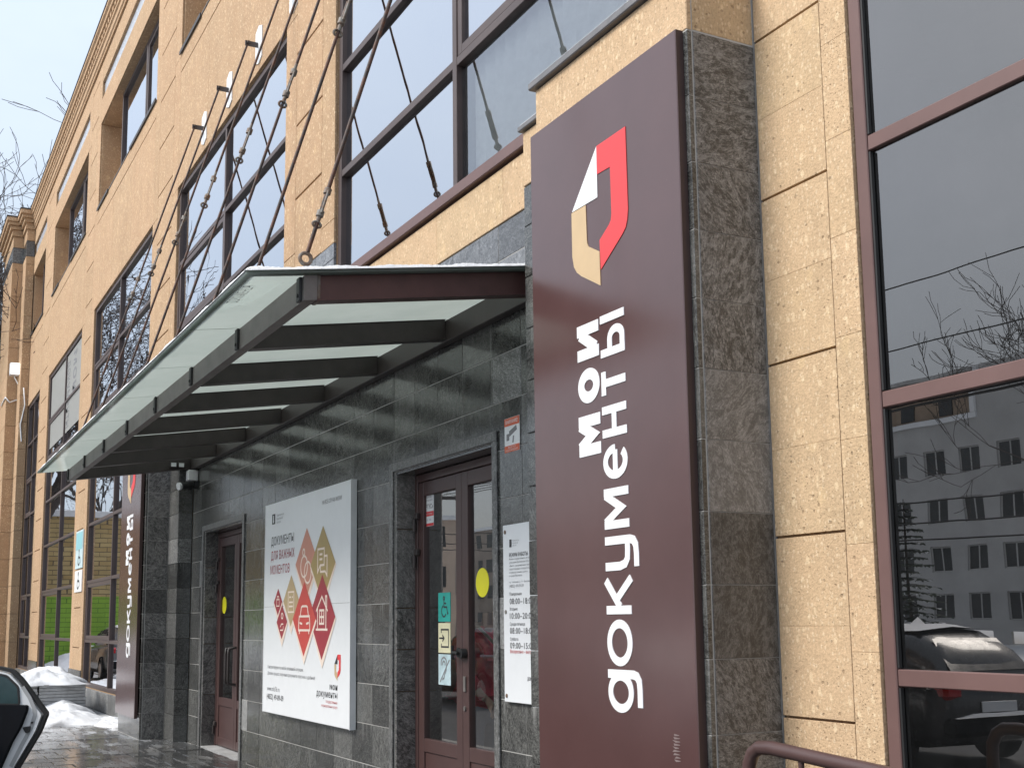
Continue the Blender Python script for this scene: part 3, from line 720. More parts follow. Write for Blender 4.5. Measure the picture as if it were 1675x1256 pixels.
# knob handles with round roses on door 2, lock plates
hm = MB().tube([(mid2-.055, yd+.01, 1.27), (mid2-.055, yd-.05, 1.27)], .012, 8).tube([(mid2-.055, yd-.05, 1.27), (mid2+.05, yd-.055, 1.265)], .013, 8)
hm.tube([(mid2-.055, yd+.006, 1.27), (mid2-.055, yd-.006, 1.27)], .034, 14).tube([(mid2+.055, yd+.006, 1.265), (mid2+.055, yd-.04, 1.265)], .036, 16).tube([(mid2-.055, yd-.05, 1.22), (mid2-.055, yd-.05, 1.32)], .011, 8)
obj('handle', hm, M['black'], d2)
obj('lock_plate', MB().box(mid2+.03, mid2+.065, yd-.006, yd+.006, .99, 1.10, b=.003), M['beam_grey'], d2)
obj('lock_plate', MB().tube([(mid2+.045, yd+.006, .87), (mid2+.045, yd-.004, .87)], .018, 12), M['beam_grey'], d2)
ph = MB().tube([(mid1+.06, yd, .78), (mid1+.06, yd-.085, .80), (mid1+.06, yd-.09, .86), (mid1+.06, yd-.09, 1.14), (mid1+.06, yd-.085, 1.20), (mid1+.06, yd, 1.22)], .016, 8)
ph.tube([(mid1-.06, yd, .78), (mid1-.06, yd-.085, .80), (mid1-.06, yd-.09, .86), (mid1-.06, yd-.09, 1.14), (mid1-.06, yd-.085, 1.20), (mid1-.06, yd, 1.22)], .016, 8)
obj('handle', ph, M['beam'], d1)

# ================================================================== ENTRANCE CANOPY
can = thing('entrance_canopy', 'steel canopy with milky glass panels hung over the entrance on rusty rods', 'canopy', (-11.1, 2.9, 3.5))
RX = [-6.38-1.336*i for i in range(8)]
def zt(y): return 3.41+.147*(y-1.70)          # underside of the glass
def canbar(name, x0, x1, y0, y1, d0, d1, mat, parent=can):
    vs = [(x, y, zt(y)-d) for x in (x0, x1) for y in (y0, y1) for d in (d1, d0)]
    mb = MB().add(vs, [(0,1,3,2),(4,6,7,5),(0,4,5,1),(2,3,7,6),(1,5,7,3),(0,2,6,4)]); return obj(name, mb, M[mat], parent)
for i, x in enumerate(RX):
    r_ = canbar('rafter', x-.035, x+.035, 2.125, 3.555, .004, .142, 'beam_lit' if i == 0 else 'beam')  # light and shade in the colour: near rafter lit, the others darker
    canbar('rafter_flange', x-.05, x+.05, 2.125, 3.555, .1425, .152, 'beam_lit' if i == 0 else 'beam', r_)
    canbar('rafter_flange', x-.045, x+.045, 2.125, 3.555, .0005, .0035, 'beam', r_)
obj('wall_beam', MB().box(-15.83, -6.28, 3.558, 3.628, 3.515, 3.675, b=.004), M['beam'], can)
fb = canbar('front_beam', -15.83, -6.32, 2.045, 2.122, .006, .150, 'beam_grey')
for x in RX: obj('clip', MB().box(x-.028, x+.028, 2.026, 2.044, zt(2.03)-.145, zt(2.03)-.004, b=.003).tube([(x, 2.02, zt(2.03)-.11), (x, 2.044, zt(2.03)-.11)], .012, 6), M['black'], fb)
GX = [-6.285]+RX[1:-1]+[-15.985]
for i in range(len(GX)-1):
    a, b = GX[i+1]+.004, GX[i]-.004
    for k, (ya, yb, mt) in enumerate(((1.70, 3.60, 'canopy_glass'),)):
        vs = [(x, y, zt(y)+d) for x in (a, b) for y in (ya, yb) for d in (.003, .021)]
        obj('glass_panel', MB(keep=True).add(vs, [(0,1,3,2),(4,6,7,5),(0,4,5,1),(2,3,7,6),(0,2,6,4)]).add([vs[i] for i in (1,5,7,3)], [(0,1,2,3)], 1), [M[mt], M['canopy_top']], can)
# thin rim of snow along the free edges of the glass
def snow_rim(x0, x1, y0, y1, h, n):
    mb = MB(); vs = []; fs = []; m = 4
    lx = abs(x1-x0) > abs(y1-y0)
    for i in range(n+1):
        a = i/n
        for j in range(m+1):
            b = j/m; x = x0+(x1-x0)*(a if lx else b); y = y0+(y1-y0)*(b if lx else a)
            e = math.sin(math.pi*min(1, max(0, b)))**.5*min(1, min(a, 1-a)*n/2+.35)
            vs.append((x, y, zt(y)+.0215+h*e*(.78+.22*math.sin(i*.31+x)*math.sin(i*.083+j*.4)+.10*rng.uniform(-1,1))))
    for i in range(n):
        for j in range(m): q = i*(m+1)+j; fs.append((q, q+m+1, q+m+2, q+1))
    return obj('snow_rim', mb.add(vs, fs, 0, True), M['snow'], can)
snow_rim(-15.98, -6.29, 1.696, 1.745, .030, 260); snow_rim(-6.36, -6.283, 1.70, 3.60, .032, 120)
# rods with turnbuckles from the canopy edge to plates on the wall
tm = MB()
for s in (-.028, .028): tm.tube([(s, 0, -.17), (s, 0, .17)], .010, 6)
tm.tube([(0, 0, -.21), (0, 0, -.13)], .028, 8).tube([(0, 0, .13), (0, 0, .21)], .028, 8).tube([(0, 0, -.30), (0, 0, -.19)], .017, 6).tube([(0, 0, .19), (0, 0, .30)], .014, 6)
tm.tube([(0, .030*math.cos(R(a)), -.33+.042*math.sin(R(a))) for a in range(0, 361, 30)], .012, 6)
tme = tm.mesh('turnbuckle', M['turn'], False)[0]
for i, x in enumerate(RX):
    a = Vector((x, 2.07, zt(2.07)+.11)); b = Vector((x, 3.50, 8.27)); d = (b-a).normalized()
    rod = obj('tie_rod', MB().tube([a+d*.04, b], .0125, 8), M['rod'], can)
    t_ = link('turnbuckle', tme, a+(b-a)*(.075 if i == 0 else .50), rod); t_.rotation_euler = d.to_track_quat('Z', 'Y').to_euler()
    t_.scale = (.8, .8, .44) if i == 0 else (1.0, 1.0, .62)
    eb = MB().tube([a+Vector((0, .034*math.cos(R(q)), .034*math.sin(R(q)))) for q in range(0, 361, 30)], .012, 6).tube([a-Vector((0, 0, .045)), a-Vector((0, 0, .26))], .013, 6)
    if i == 0: eb.box(x-.055, x+.038, 2.128, 2.15, zt(2.1)-.15, zt(2.1)+.02, b=.003)
    obj('eye_bolt', eb, M['turn'], rod)
    pl = MB().prism([(-.13, -.19), (.0, -.24), (.13, -.19), (.13, .19), (0, .24), (-.13, .19)], lambda u, v, e: (x+.02+u, e, 8.27+v), Y0-.012, Y0-.0)
    obj('wall_plate', pl, M['white_metal'], rod)
    obj('bracket', MB().box(x-.008, x+.008, 3.47, Y0-.012, 8.24, 8.30).tube([(x-.05, 3.50, 8.27), (x+.05, 3.50, 8.27)], .016, 6), M['beam'], rod)

# ================================================================== SIGNS
def letter_mb(strokes, w, mp, y, th=.004):
    mb = MB()
    for k, st in enumerate(strokes):
        pts, closed = st if isinstance(st, tuple) else (st, False)
        for q in stroke(pts, w, closed): mb.prism(q, lambda u, v, d: mp(u, v, d), y-k*.0005, y+th)
    return mb
W1, W2 = .041, .060
def ell(cx, cy, rx, ry, n=36): return ([(cx+rx*math.cos(2*math.pi*i/n), cy+ry*math.sin(2*math.pi*i/n)) for i in range(n)], True)
h = W1/2; H = .22; hb = W2/2; HB = .209
LET = [  # letters of the long word: strokes in (u along the word, v above the baseline)
 [ell(1.150, .11, .076, .090), [(1.236, .22), (1.236, .0), (1.229, -.03), (1.205, -.050), (1.165, -.055), (1.085, -.055)]],
 [ell(1.385, .11, .091, .090)],
 [[(1.543, 0), (1.543, H)], [(1.556, .098), (1.688, .222)], [(1.590, .130), (1.694, -.004)]],
 [[(1.755, H), (1.755, .09), (1.765, .045), (1.79, .024), (1.83, .021), (1.872, .021)], [(1.882, H), (1.882, .0), (1.875, -.03), (1.85, -.050), (1.81, -.055), (1.748, -.055)]],
 [[(1.961, 0), (1.961, H)], [(1.972, .212), (2.041, .068), (2.110, .212)], [(2.121, 0), (2.121, H)]],
 [arc(2.272, .11, .066, .089, 0, 315, 30), [(2.214, .110), (2.330, .110)]],
 [[(2.420, 0), (2.420, H)], [(2.538, 0), (2.538, H)], [(2.436, .11), (2.524, .11)]],
 [[(2.616, H-h), (2.738, H-h)], [(2.677, 0), (2.677, H-W1)]],
 [[(2.832, 0), (2.832, H)], [(2.848, .135)] + arc(2.895, .078, .046, .057, 90, -90, 14) + [(2.848, .021)], [(3.009, 0), (3.009, H)]],
]
LETB = [
 [[(2.361, 0), (2.361, HB)], [(2.375, .200), (2.436, .075), (2.497, .200)], [(2.511, 0), (2.511, HB)]],
 [ell(2.695, HB/2, .061, HB/2-hb)],
 [[(2.865, 0), (2.865, HB)], [(2.884, .028), (2.975, .182)], [(2.994, 0), (2.994, HB)]],
]
def tall_sign(label):
    s = thing('sign_panel', label, 'sign', (-5.0, 3.21, .27), 0, 'tall brown office signs on the pilasters')
    obj('panel', MB().box(-5.71, -4.29, 3.190, 3.2325, .27, 4.262, b=.003), M['sign'], s)
    obj('side_return', MB().box(-4.2885, -4.286, 3.192, 3.2325, .272, 4.26), M['sign_side'], s)
    yf = 3.1895
    P = lambda poly, m, nm: obj(nm, MB().prism(poly, lambda u, v, d: (u, d, v), yf-.003, yf), M[m], s)
    P([(-4.998,3.943),(-4.726,3.946),(-4.721,3.516),(-4.729,3.465),(-4.745,3.428),(-4.774,3.403),(-4.983,3.274),(-4.988,3.432),(-4.895,3.488),(-4.877,3.507),(-4.871,3.54),(-4.874,3.787),(-4.998,3.79)], 'red', 'emblem_ribbon')
    P([(-5.000,3.942),(-5.000,3.666),(-5.256,3.666)], 'white', 'emblem_fold')
    P([(-5.262,3.662),(-5.117,3.661),(-5.112,3.471),(-5.108,3.447),(-5.097,3.430),(-4.992,3.373),(-4.989,3.192),(-5.173,3.29),(-5.219,3.322),(-5.247,3.36),(-5.262,3.42)], 'beige', 'emblem_ribbon')
    for L in LET: obj('letter', letter_mb(L, W1, lambda u, v, d: (-4.782-v, d, u), yf-.003), M['white'], s)
    for L in LETB: obj('letter', letter_mb(L, W2, lambda u, v, d: (-5.02-v, d, u), yf-.003), M['white'], s)
    return s
sg = tall_sign('large brown sign with red and beige emblem on the near granite pilaster')
sg2 = copy_tree(sg, None, label='far brown sign left of the entrance, its top hidden by the canopy')
sg2.location = Vector(sg.location)+Vector((-12.21, -.11, 0))
scm = MB()
for i in range(9):
    z = .865+.014*i; scm.add([(-4.485+.03*rng.random(), 3.1885, z), (-4.44+.02*rng.random(), 3.1885, z+.004), (-4.44+.02*rng.random(), 3.1885, z+.007), (-4.485+.03*rng.random(), 3.1885, z+.010)], [(0,1,2,3)])
obj('scuff_mark', scm, plain('scuff', (.22, .17, .165), .7), sg)

# ---- poster
po = thing('poster_board', 'large white poster with red and gold diamonds hung between the two doors', 'poster', (-10.97, 3.6, .6))
obj('board', MB().box(-12.25, -9.69, 3.575, 3.629, .60, 2.728, b=.004), M['poster'], po)
obj('edge_strip', MB().box(-9.688, -9.676, 3.573, 3.629, .598, 2.73), M['white_metal'], po); obj('edge_strip', MB().box(-12.262, -12.252, 3.573, 3.629, .598, 2.73), M['white_metal'], po)
obj('sheet_joint', MB().box(-12.245, -9.69, 3.5735, 3.576, 1.665, 1.668), M['ink_grey'] if False else M['concrete'], po)
YP = 3.5735
def ptext(s, u, v, w, hgt, mat, bold=0.0, align='L', parent=None, y=YP, nm='lettering'):
    return obj(nm, text_mb(MB(), s, on_wall(y), u, v, w, hgt, bold, align), M[mat], parent)
ptext('НА ВСЕ СЛУЧАИ ЖИЗНИ', -10.43, 2.575, .52, .038, 'ink_grey', 0, 'L', po)
obj('crest', MB().prism([(-12.012, 2.51), (-11.905, 2.51), (-11.905, 2.615), (-12.012, 2.615)], lambda u, v, d: (u, d, v), YP-.0002, YP).box(-11.978, -11.94, YP-.001, YP-.0004, 2.53, 2.6), [M['ink']], po)
obj('crest_mark', MB().prism([(-11.975, 2.53), (-11.958, 2.52), (-11.942, 2.53), (-11.95, 2.6), (-11.968, 2.6)], lambda u, v, d: (u, d, v), YP-.002, YP-.0015), M['poster'], po)
for i, s in enumerate(('Правительство', 'Ярославской', 'области')): ptext(s, -11.85, 2.583-.036*i, (.235, .2, .14)[i], .022, 'ink_grey', 0, 'L', po)
ptext('ДОКУМЕНТЫ', -12.03, 2.290, .76, .088, 'ink', .006, 'L', po)
ptext('ДЛЯ ВАЖНЫХ', -12.03, 2.142, .78, .088, 'ink_red', .006, 'L', po)
ptext('МОМЕНТОВ', -12.05, 1.996, .65, .088, 'ink_red', .006, 'L', po)
DM = {}
def flat(name, col): DM[name] = plain(name, col, .4, var=.05); return DM[name]
cols = {'pink': flat('salmon print', (.62, .27, .19)), 'gold': flat('gold print', (.42, .30, .11)), 'tan': flat('sand print', (.50, .37, .20)), 'red': flat('bright red print', (.58, .07, .055)), 'dred': flat('deep red print', (.36, .035, .05))}
def diamond(cx, cz, hw, hh, mat, k):
    y = YP-.0006*k
    sh = MB().add([(cx+.012, y+.0003, cz-hh-.075), (cx+hw+.02, y+.0003, cz-.02), (cx+.004, y+.0003, cz+hh-.03), (cx-hw-.012, y+.0003, cz-.02)], [(0,1,2,3)])
    d = obj('diamond', MB().add([(cx, y, cz-hh), (cx+hw, y, cz), (cx, y, cz+hh), (cx-hw, y, cz)], [(0,1,2,3)]), cols[mat], po)
    obj('diamond_edge', sh, M['cut'], d); return d, y
def icon(d, y, strokes, w=.02):
    mb = MB()
    for k, st in enumerate(strokes):
        pts, cl = st if isinstance(st, tuple) else (st, False)
        for q in stroke(pts, w, cl): mb.add([(u, y-.0004-.00004*k, v) for u, v in q], [(0,1,2,3)])
    obj('icon', mb, M['cut'], d)
rect = lambda a, b, c, e: ([(a, c), (b, c), (b, e), (a, e)], True)
d, y = diamond(-10.87, 2.06, .335, .335, 'pink', 1)
icon(d, y, [ell(-10.94, 2.03, .10, .10), ell(-10.83, 1.97, .10, .10), ell(-10.955, 2.165, .03, .03)])
d, y = diamond(-10.40, 2.03, .345, .35, 'gold', 2)
icon(d, y, [([(-10.54, 2.17), (-10.36, 2.17), (-10.36, 2.02), (-10.47, 2.02), (-10.54, 1.96)], True), [(-10.35, 2.10), (-10.28, 2.10), (-10.28, 1.92), (-10.33, 1.96), (-10.46, 1.96), (-10.46, 2.01)], [(-10.49, 2.12), (-10.41, 2.12)], [(-10.49, 2.075), (-10.41, 2.075)]])
d, y = diamond(-11.33, 1.715, .25, .25, 'tan', 3)
icon(d, y, [rect(-11.42, -11.24, 1.605, 1.80), [(-11.39, 1.75), (-11.33, 1.75)], [(-11.39, 1.70), (-11.27, 1.70)], [(-11.39, 1.66), (-11.27, 1.66)], [(-11.30, 1.75), (-11.27, 1.75)]], .016)
d, y = diamond(-10.405, 1.55, .36, .385, 'dred', 4)
icon(d, y, [[(-10.57, 1.60), (-10.41, 1.735), (-10.25, 1.60)], [(-10.525, 1.635), (-10.525, 1.445)], [(-10.295, 1.635), (-10.295, 1.445)], [(-10.57, 1.437), (-10.25, 1.437)], rect(-10.47, -10.35, 1.49, 1.61), [(-10.41, 1.49), (-10.41, 1.61)], [(-10.47, 1.55), (-10.35, 1.55)], [(-10.31, 1.66), (-10.31, 1.735), (-10.275, 1.735), (-10.275, 1.63)]])
d, y = diamond(-10.92, 1.535, .345, .35, 'red', 5)
icon(d, y, [[(-11.03, 1.57), (-11.0, 1.645), (-10.97, 1.655), (-10.85, 1.655), (-10.82, 1.645), (-10.79, 1.57)], ([(-11.06, 1.56), (-10.76, 1.56), (-10.745, 1.50), (-10.745, 1.43), (-11.075, 1.43), (-11.075, 1.50)], True), [(-11.05, 1.50), (-10.97, 1.49)], [(-10.77, 1.50), (-10.85, 1.49)], [(-11.05, 1.42), (-11.05, 1.395)], [(-10.77, 1.42), (-10.77, 1.395)]])
d, y = diamond(-11.76, 1.71, .14, .135, 'dred', 3)
icon(d, y, [rect(-11.805, -11.715, 1.67, 1.735), [(-11.785, 1.74), (-11.785, 1.765), (-11.735, 1.765), (-11.735, 1.74)]], .012)
d, y = diamond(-11.62, 1.51, .175, .17, 'dred', 4)
icon(d, y, [ell(-11.61, 1.57, .03, .026), [(-11.67, 1.46), (-11.63, 1.49), (-11.57, 1.49)], [(-11.67, 1.43), (-11.58, 1.43), (-11.56, 1.47)]], .014)
ptext('Консультируем по любой жизненной ситуации.', -12.09, 1.045, 1.16, .034, 'ink_grey', 0, 'L', po)
ptext('Делаем процесс получения документов простым и удобным!', -12.09, .982, 1.5, .034, 'ink_grey', 0, 'L', po)
ptext('www.mfc76.ru', -12.095, .822, .42, .05, 'ink_grey', 0, 'L', po)
ptext('(4852) 49-09-09', -12.105, .738, .56, .055, 'ink', .01, 'L', po)
def mini_emblem(cx, cz, s, y, parent):
    f = lambda pts: [(cx+(u+4.99)*s, cz+(v-3.57)*s) for u, v in pts]
    for pts, m in (([(-4.998,3.943),(-4.726,3.946),(-4.721,3.516),(-4.774,3.403),(-4.983,3.274),(-4.988,3.432),(-4.877,3.507),(-4.874,3.787),(-4.998,3.79)], 'red'), ([(-5,3.942),(-5,3.666),(-5.256,3.666)], 'ink'), ([(-5.262,3.662),(-5.117,3.661),(-5.112,3.471),(-4.992,3.373),(-4.989,3.192),(-5.173,3.29),(-5.247,3.36)], 'beige')):
        obj('emblem', MB().prism(f(pts), lambda u, v, d: (u, d, v), y-.0006, y), M[m], parent)
mini_emblem(-9.985, 1.11, .30, YP, po)
ptext('мои', -9.985, .915, .20, .055, 'ink', .02, 'R', po); ptext('документы', -9.985, .842, .56, .062, 'ink', .008, 'R', po)
ptext('государственные', -9.985, .795, .30, .026, 'ink_rose', 0, 'R', po); ptext('и муниципальные услуги', -9.985, .755, .42, .026, 'ink_rose', 0, 'R', po)

# ---- opening hours board
hb_ = thing('hours_board', 'narrow white opening hours board on the granite right of the glass door', 'sign', (-6.72, 3.62, .98))
obj('board', MB().box(-6.905, -6.44, 3.606, 3.614, .982, 2.115, b=.002), M['poster'], hb_)
for z in (1.02, 1.553, 2.07): obj('standoff', MB().tube([(-6.873, 3.602, z), (-6.873, 3.634, z)], .013, 12), M['turn'], hb_)
YH = 3.6048
HT = lambda s, v, w, hg, mat='ink', bold=0.0, u=-6.818: ptext(s, u, v, w, hg, mat, bold, 'L', hb_, YH)
obj('crest', MB().box(-6.813, -6.783, YH-.0004, YH, 1.968, 2.018), M['ink'], hb_)
for i, s in enumerate(('Правительство', 'Ярославской', 'области')): HT(s, 2.004-.016*i, (.085, .07, .05)[i], .009, 'ink_grey', 0, -6.768)
HT('РЕЖИМ РАБОТЫ', 1.905, .25, .024, 'ink', .02)
for i, s in enumerate(('Филиал государственного автономного', 'учреждения Ярославской области', '«Многофункциональный центр', 'предоставления государственных', 'и муниципальных услуг»', 'в городе Ярославле')):
    HT(s, 1.885-.0215*i, (.33, .29, .29, .31, .25, .17)[i], .012, 'ink_grey')
HT('пр. Толбухина, д. 17 г. Ярославль', 1.737, .29, .012, 'ink_grey'); HT('(4852) 49-09-09', 1.708, .19, .02, 'ink_grey')
for i, (dn, hr) in enumerate((('Понедельник', '08:00–18:00'), ('Вторник', '10:00–20:00'), ('Среда-пятница', '08:00–18:00'), ('Суббота', '09:00–15:00'))):
    HT(dn, 1.657-.0955*i, (.165, .105, .20, .11)[i], .020, 'ink'); HT(hr, 1.602-.0935*i, .315, .038, 'ink', .006)
HT('Воскресенье – выходной', 1.292, .34, .022, 'ink_rose', .012)
mini_emblem(-6.47, 1.22, .16, YH, hb_); HT('документы', 1.128, .16, .028, 'ink', .004, -6.593)

# ---- video surveillance notice and a patch tile it is glued on
no = thing('warning_notice', 'small white and orange video surveillance notice above the opening hours board', 'notice', (-6.8, 3.632, 2.6))
og = plain('orange red print', (.68, .13, .055), .45)
obj('card', MB().box(-6.91, -6.70, 3.6305, 3.6325, 2.595, 2.825), M['white'], no)
obj('header_band', MB().box(-6.908, -6.702, 3.6285, 3.6302, 2.772, 2.823), og, no); obj('footer_band', MB().box(-6.908, -6.702, 3.6285, 3.6302, 2.597, 2.640), og, no)
ptext('ВНИМАНИЕ!', -6.805, 2.786, .17, .024, 'white', .01, 'C', no, 3.6278); ptext('ВЕДЁТСЯ', -6.805, 2.622, .10, .012, 'white', 0, 'C', no, 3.6278); ptext('ВИДЕОНАБЛЮДЕНИЕ', -6.805, 2.604, .17, .012, 'white', 0, 'C', no, 3.6278)
obj('camera_pictogram', MB().prism([(-6.845, 2.735), (-6.745, 2.765), (-6.735, 2.735), (-6.84, 2.70)], lambda u, v, d: (u, d, v), 3.629, 3.6303).prism([(-6.88, 2.675), (-6.845, 2.675), (-6.845, 2.72), (-6.88, 2.72)], lambda u, v, d: (u, d, v), 3.629, 3.6303).prism([(-6.80, 2.655), (-6.785, 2.655), (-6.775, 2.70), (-6.79, 2.70)], lambda u, v, d: (u, d, v), 3.629, 3.6303), M['ink_grey'], no)

# ---- stickers on the doors
YD = yd+.035-.002
def sticker(name, label, cat, x0, x1, z0, z1, mat, y=YD, group=None):
    s = thing(name, label, cat, ((x0+x1)/2, y, z0), 0, group); obj('film', MB().box(x0, x1, y-.0008, y, z0, z1), mat, s); return s
teal = plain('teal film', (.03, .42, .36), .4); cream = plain('cream film', (.78, .74, .50), .4); yel = plain('yellow film', (.86, .80, .02), .4, var=.03); pale = plain('pale blue film', (.55, .70, .74), .4, var=.2)
def lines_on(parent, strokes, w, mat, y, nm):
    mb = MB()
    for k, st in enumerate(strokes):
        pts, cl = st if isinstance(st, tuple) else (st, False)
        for q in stroke(pts, w, cl): mb.add([(u, y-.00005*k, v) for u, v in q], [(0,1,2,3)])
    return obj(nm, mb, mat, parent)
x0, x1 = -8.43, -8.21
s = sticker('access_sticker', 'teal wheelchair access sticker, topmost of three on the door stile', 'sticker', x0, x1, 1.495, 1.715, teal)
lines_on(s, [ell(-8.325, 1.672, .012, .012), [(-8.325, 1.655), (-8.325, 1.605), (-8.275, 1.605), (-8.26, 1.555), (-8.245, 1.56)], [(-8.325, 1.635), (-8.285, 1.632)], arc(-8.325, 1.575, .042, .042, 110, 330, 16)], .013, M['ink'], YD-.0014, 'pictogram')
s = sticker('entrance_sticker', 'cream sticker with a black arrow entering a frame, middle of three on the door', 'sticker', x0, x1, 1.26, 1.485, cream)
lines_on(s, [[(-8.375, 1.33), (-8.375, 1.305), (-8.245, 1.305), (-8.245, 1.435), (-8.375, 1.435), (-8.375, 1.41)], [(-8.415, 1.37), (-8.33, 1.37)], [(-8.355, 1.395), (-8.325, 1.37), (-8.355, 1.345)]], .013, M['ink'], YD-.0014, 'pictogram')
s = sticker('ear_sticker', 'pale blue worn sticker with a hearing symbol, lowest of three on the door', 'sticker', x0, x1, 1.02, 1.25, pale)
lines_on(s, [arc(-8.33, 1.18, .05, .045, 200, -20, 16) + [(-8.29, 1.13), (-8.315, 1.10), (-8.33, 1.07), (-8.36, 1.06)], arc(-8.33, 1.175, .024, .022, 200, -20, 10), [(-8.40, 1.04), (-8.23, 1.21)]], .013, M['ink_grey'], YD-.0014, 'pictogram')
s = sticker('security_sticker', 'white and red security company sticker high on the left door leaf', 'sticker', -8.735, -8.51, 2.245, 2.565, M['white'])
s.location.x = s.location.x
for z0, z1 in ((2.525, 2.563), (2.325, 2.362), (2.247, 2.268)): obj('red_band', MB().box(-8.734, -8.511, YD-.0018, YD-.0009, z0, z1), M['red'], s)
ptext('«АРГУС»', -8.622, 2.385, .20, .036, 'ink', .01, 'C', s, YD-.0012); ptext('ОБЪЕКТ', -8.622, 2.495, .08, .012, 'ink_grey', 0, 'C', s, YD-.0012); ptext('ОХРАНЯЕТСЯ', -8.622, 2.470, .13, .012, 'ink_grey', 0, 'C', s, YD-.0012); ptext('ОХРАННОЕ ПРЕДПРИЯТИЕ', -8.622, 2.445, .18, .012, 'ink_grey', 0, 'C', s, YD-.0012)
ptext('ОХРАНА', -8.622, 2.536, .1, .014, 'white', .01, 'C', s, YD-.0022); ptext('ТРЕВОЖНАЯ КНОПКА', -8.622, 2.337, .17, .012, 'white', 0, 'C', s, YD-.0022); ptext('тел. 02', -8.622, 2.29, .13, .014, 'ink_grey', 0, 'C', s, YD-.0012)
def disc_sticker(label, cx, cz, r_):
    s = thing('round_sticker', label, 'sticker', (cx, YD, cz), 0, 'yellow warning discs on the doors')
    obj('film', MB().tube([(cx, YD-.0009, cz), (cx, YD, cz)], r_, 40, smooth=False), yel, s)
disc_sticker('yellow round sticker on the right leaf of the door near the hours board', -7.665, 1.77, .105)
disc_sticker('yellow round sticker on the far door left of the poster', -14.885, 1.73, .105)

# ---- plates on the pier, banner reflection painted on a sheet over the far window
for (z0, z1, mt, lab) in ((2.66, 3.44, 'teal', 'white and blue accessibility plate on the stone pier, the taller upper one'), (2.18, 2.62, 'white', 'small white plate with a black figure on the stone pier, below the blue one')):
    s = thing('wall_plaque', lab, 'sign', (-25.75, 3.62, z0), 0, 'plates on the stone pier')
    obj('plate', MB().box(-26.25, -25.3, 3.61, 3.632, z0, z1, b=.003), M['white'] if mt == 'white' else plain('blue white plate', (.60, .76, .80), .35), s)
    if mt == 'teal': obj('print_field', MB().box(-26.2, -25.35, 3.606, 3.609, 3.05, 3.40), plain('light blue film', (.30, .62, .68), .35), s)
    lines_on(s, [[(-25.75, z0+.33), (-25.75, z0+.22), (-25.6, z0+.22), (-25.55, z0+.1)], arc(-25.75, z0+.16, .12, .09, 110, 330, 12), ell(-25.75, z0+.37, .03, .025)], .04, M['ink'], 3.6075, 'pictogram')
wbn = thing('banner_reflection', 'reflection of a white banner with mirrored dark lettering, painted over the upper part of a far window', 'reflection', (-29.5, 3.71, 5.75))
obj('sheet', MB().box(-32.3, -29.56, 3.706, 3.709, 6.0, 7.85).box(-29.44, -26.85, 3.706, 3.709, 6.0, 7.85), plain('banner reflection', (.33, .33, .31), .35), wbn)  # reflected image painted as a sheet just outside the panes
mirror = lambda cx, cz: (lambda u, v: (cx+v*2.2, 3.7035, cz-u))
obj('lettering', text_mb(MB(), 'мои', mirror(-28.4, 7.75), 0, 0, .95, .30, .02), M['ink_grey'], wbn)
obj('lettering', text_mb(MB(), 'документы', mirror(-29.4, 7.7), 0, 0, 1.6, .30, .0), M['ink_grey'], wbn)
# lettered reflection in the canopy glass, painted as a thin sheet below its front corner
_t = NT('pale reflection'); _a = _t.n('BsdfTranslucent'); _a.inputs['Color'].default_value = (.93, .95, .94, 1); _b2 = _t.n('BsdfTransparent'); _x = _t.n('MixShader'); _x.inputs['Fac'].default_value = .45; _t.t.links.new(_b2.outputs[0], _x.inputs[1]); _t.t.links.new(_a.outputs[0], _x.inputs[2]); _lm = _t.done(_x.outputs[0])
lf = thing('glass_reflection', 'pale lettered reflection painted as a sheet under the canopy glass at its near corner', 'glass_reflection', (-6.75, 1.8, zt(1.8)))
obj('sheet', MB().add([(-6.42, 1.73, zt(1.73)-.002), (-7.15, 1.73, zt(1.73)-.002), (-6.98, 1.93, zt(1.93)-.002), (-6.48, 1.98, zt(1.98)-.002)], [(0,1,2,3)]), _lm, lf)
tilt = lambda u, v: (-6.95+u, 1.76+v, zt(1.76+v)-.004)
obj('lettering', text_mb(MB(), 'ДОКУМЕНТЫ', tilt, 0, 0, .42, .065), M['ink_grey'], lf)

# ---- lamps and camera
fl = thing('flood_lamp', 'lit square white floodlight on the side of the far stone tower', 'lamp', (-38.0, 3.35, 9.0))
em = bpy.data.materials.new('lit lamp'); em.use_nodes = True; _b = em.node_tree.nodes['Principled BSDF']; _b.inputs['Emission Color'].default_value = (1, 1, .98, 1); _b.inputs['Emission Strength'].default_value = 2.2
obj('housing', MB().box(-38.1, -37.86, 3.14, 3.50, 8.98, 9.36, b=.02), M['white_metal'], fl); obj('lens', MB().box(-37.858, -37.85, 3.17, 3.47, 9.01, 9.33), em, fl)
obj('arm', MB().box(-38.30, -38.1, 3.30, 3.36, 9.12, 9.2), M['beam_grey'], fl)
cb = thing('wall_cable', 'loose pale cable hanging on the far tower under the floodlight', 'cable', (-38.0, 3.4, 8.2))
obj('cable', MB().tube([(-38.25, 3.3, 9.0), (-38.2, 3.45, 8.7), (-37.36, 3.5, 8.5), (-37.36, 3.55, 8.0), (-37.36, 3.45, 7.4), (-37.36, 3.5, 6.9)], .02, 6).tube([(-38.26, 3.42, 8.3), (-38.25, 3.2, 8.2), (-38.27, 3.08, 8.35), (-39.5, 3.07, 8.3)], .02, 6), M['white_metal'], cb)
cc = thing('security_camera', 'white security camera with black lens under a small box on the granite', 'camera', (-15.62, 3.6, 3.3))
obj('box', MB().box(-15.70, -15.56, 3.50, 3.63, 3.36, 3.50, b=.01), M['white_metal'], cc); obj('body', MB().tube([(-15.60, 3.60, 3.31), (-15.56, 3.42, 3.28)], .045, 12).box(-15.66, -15.52, 3.58, 3.634, 3.26, 3.35), M['black'], cc)
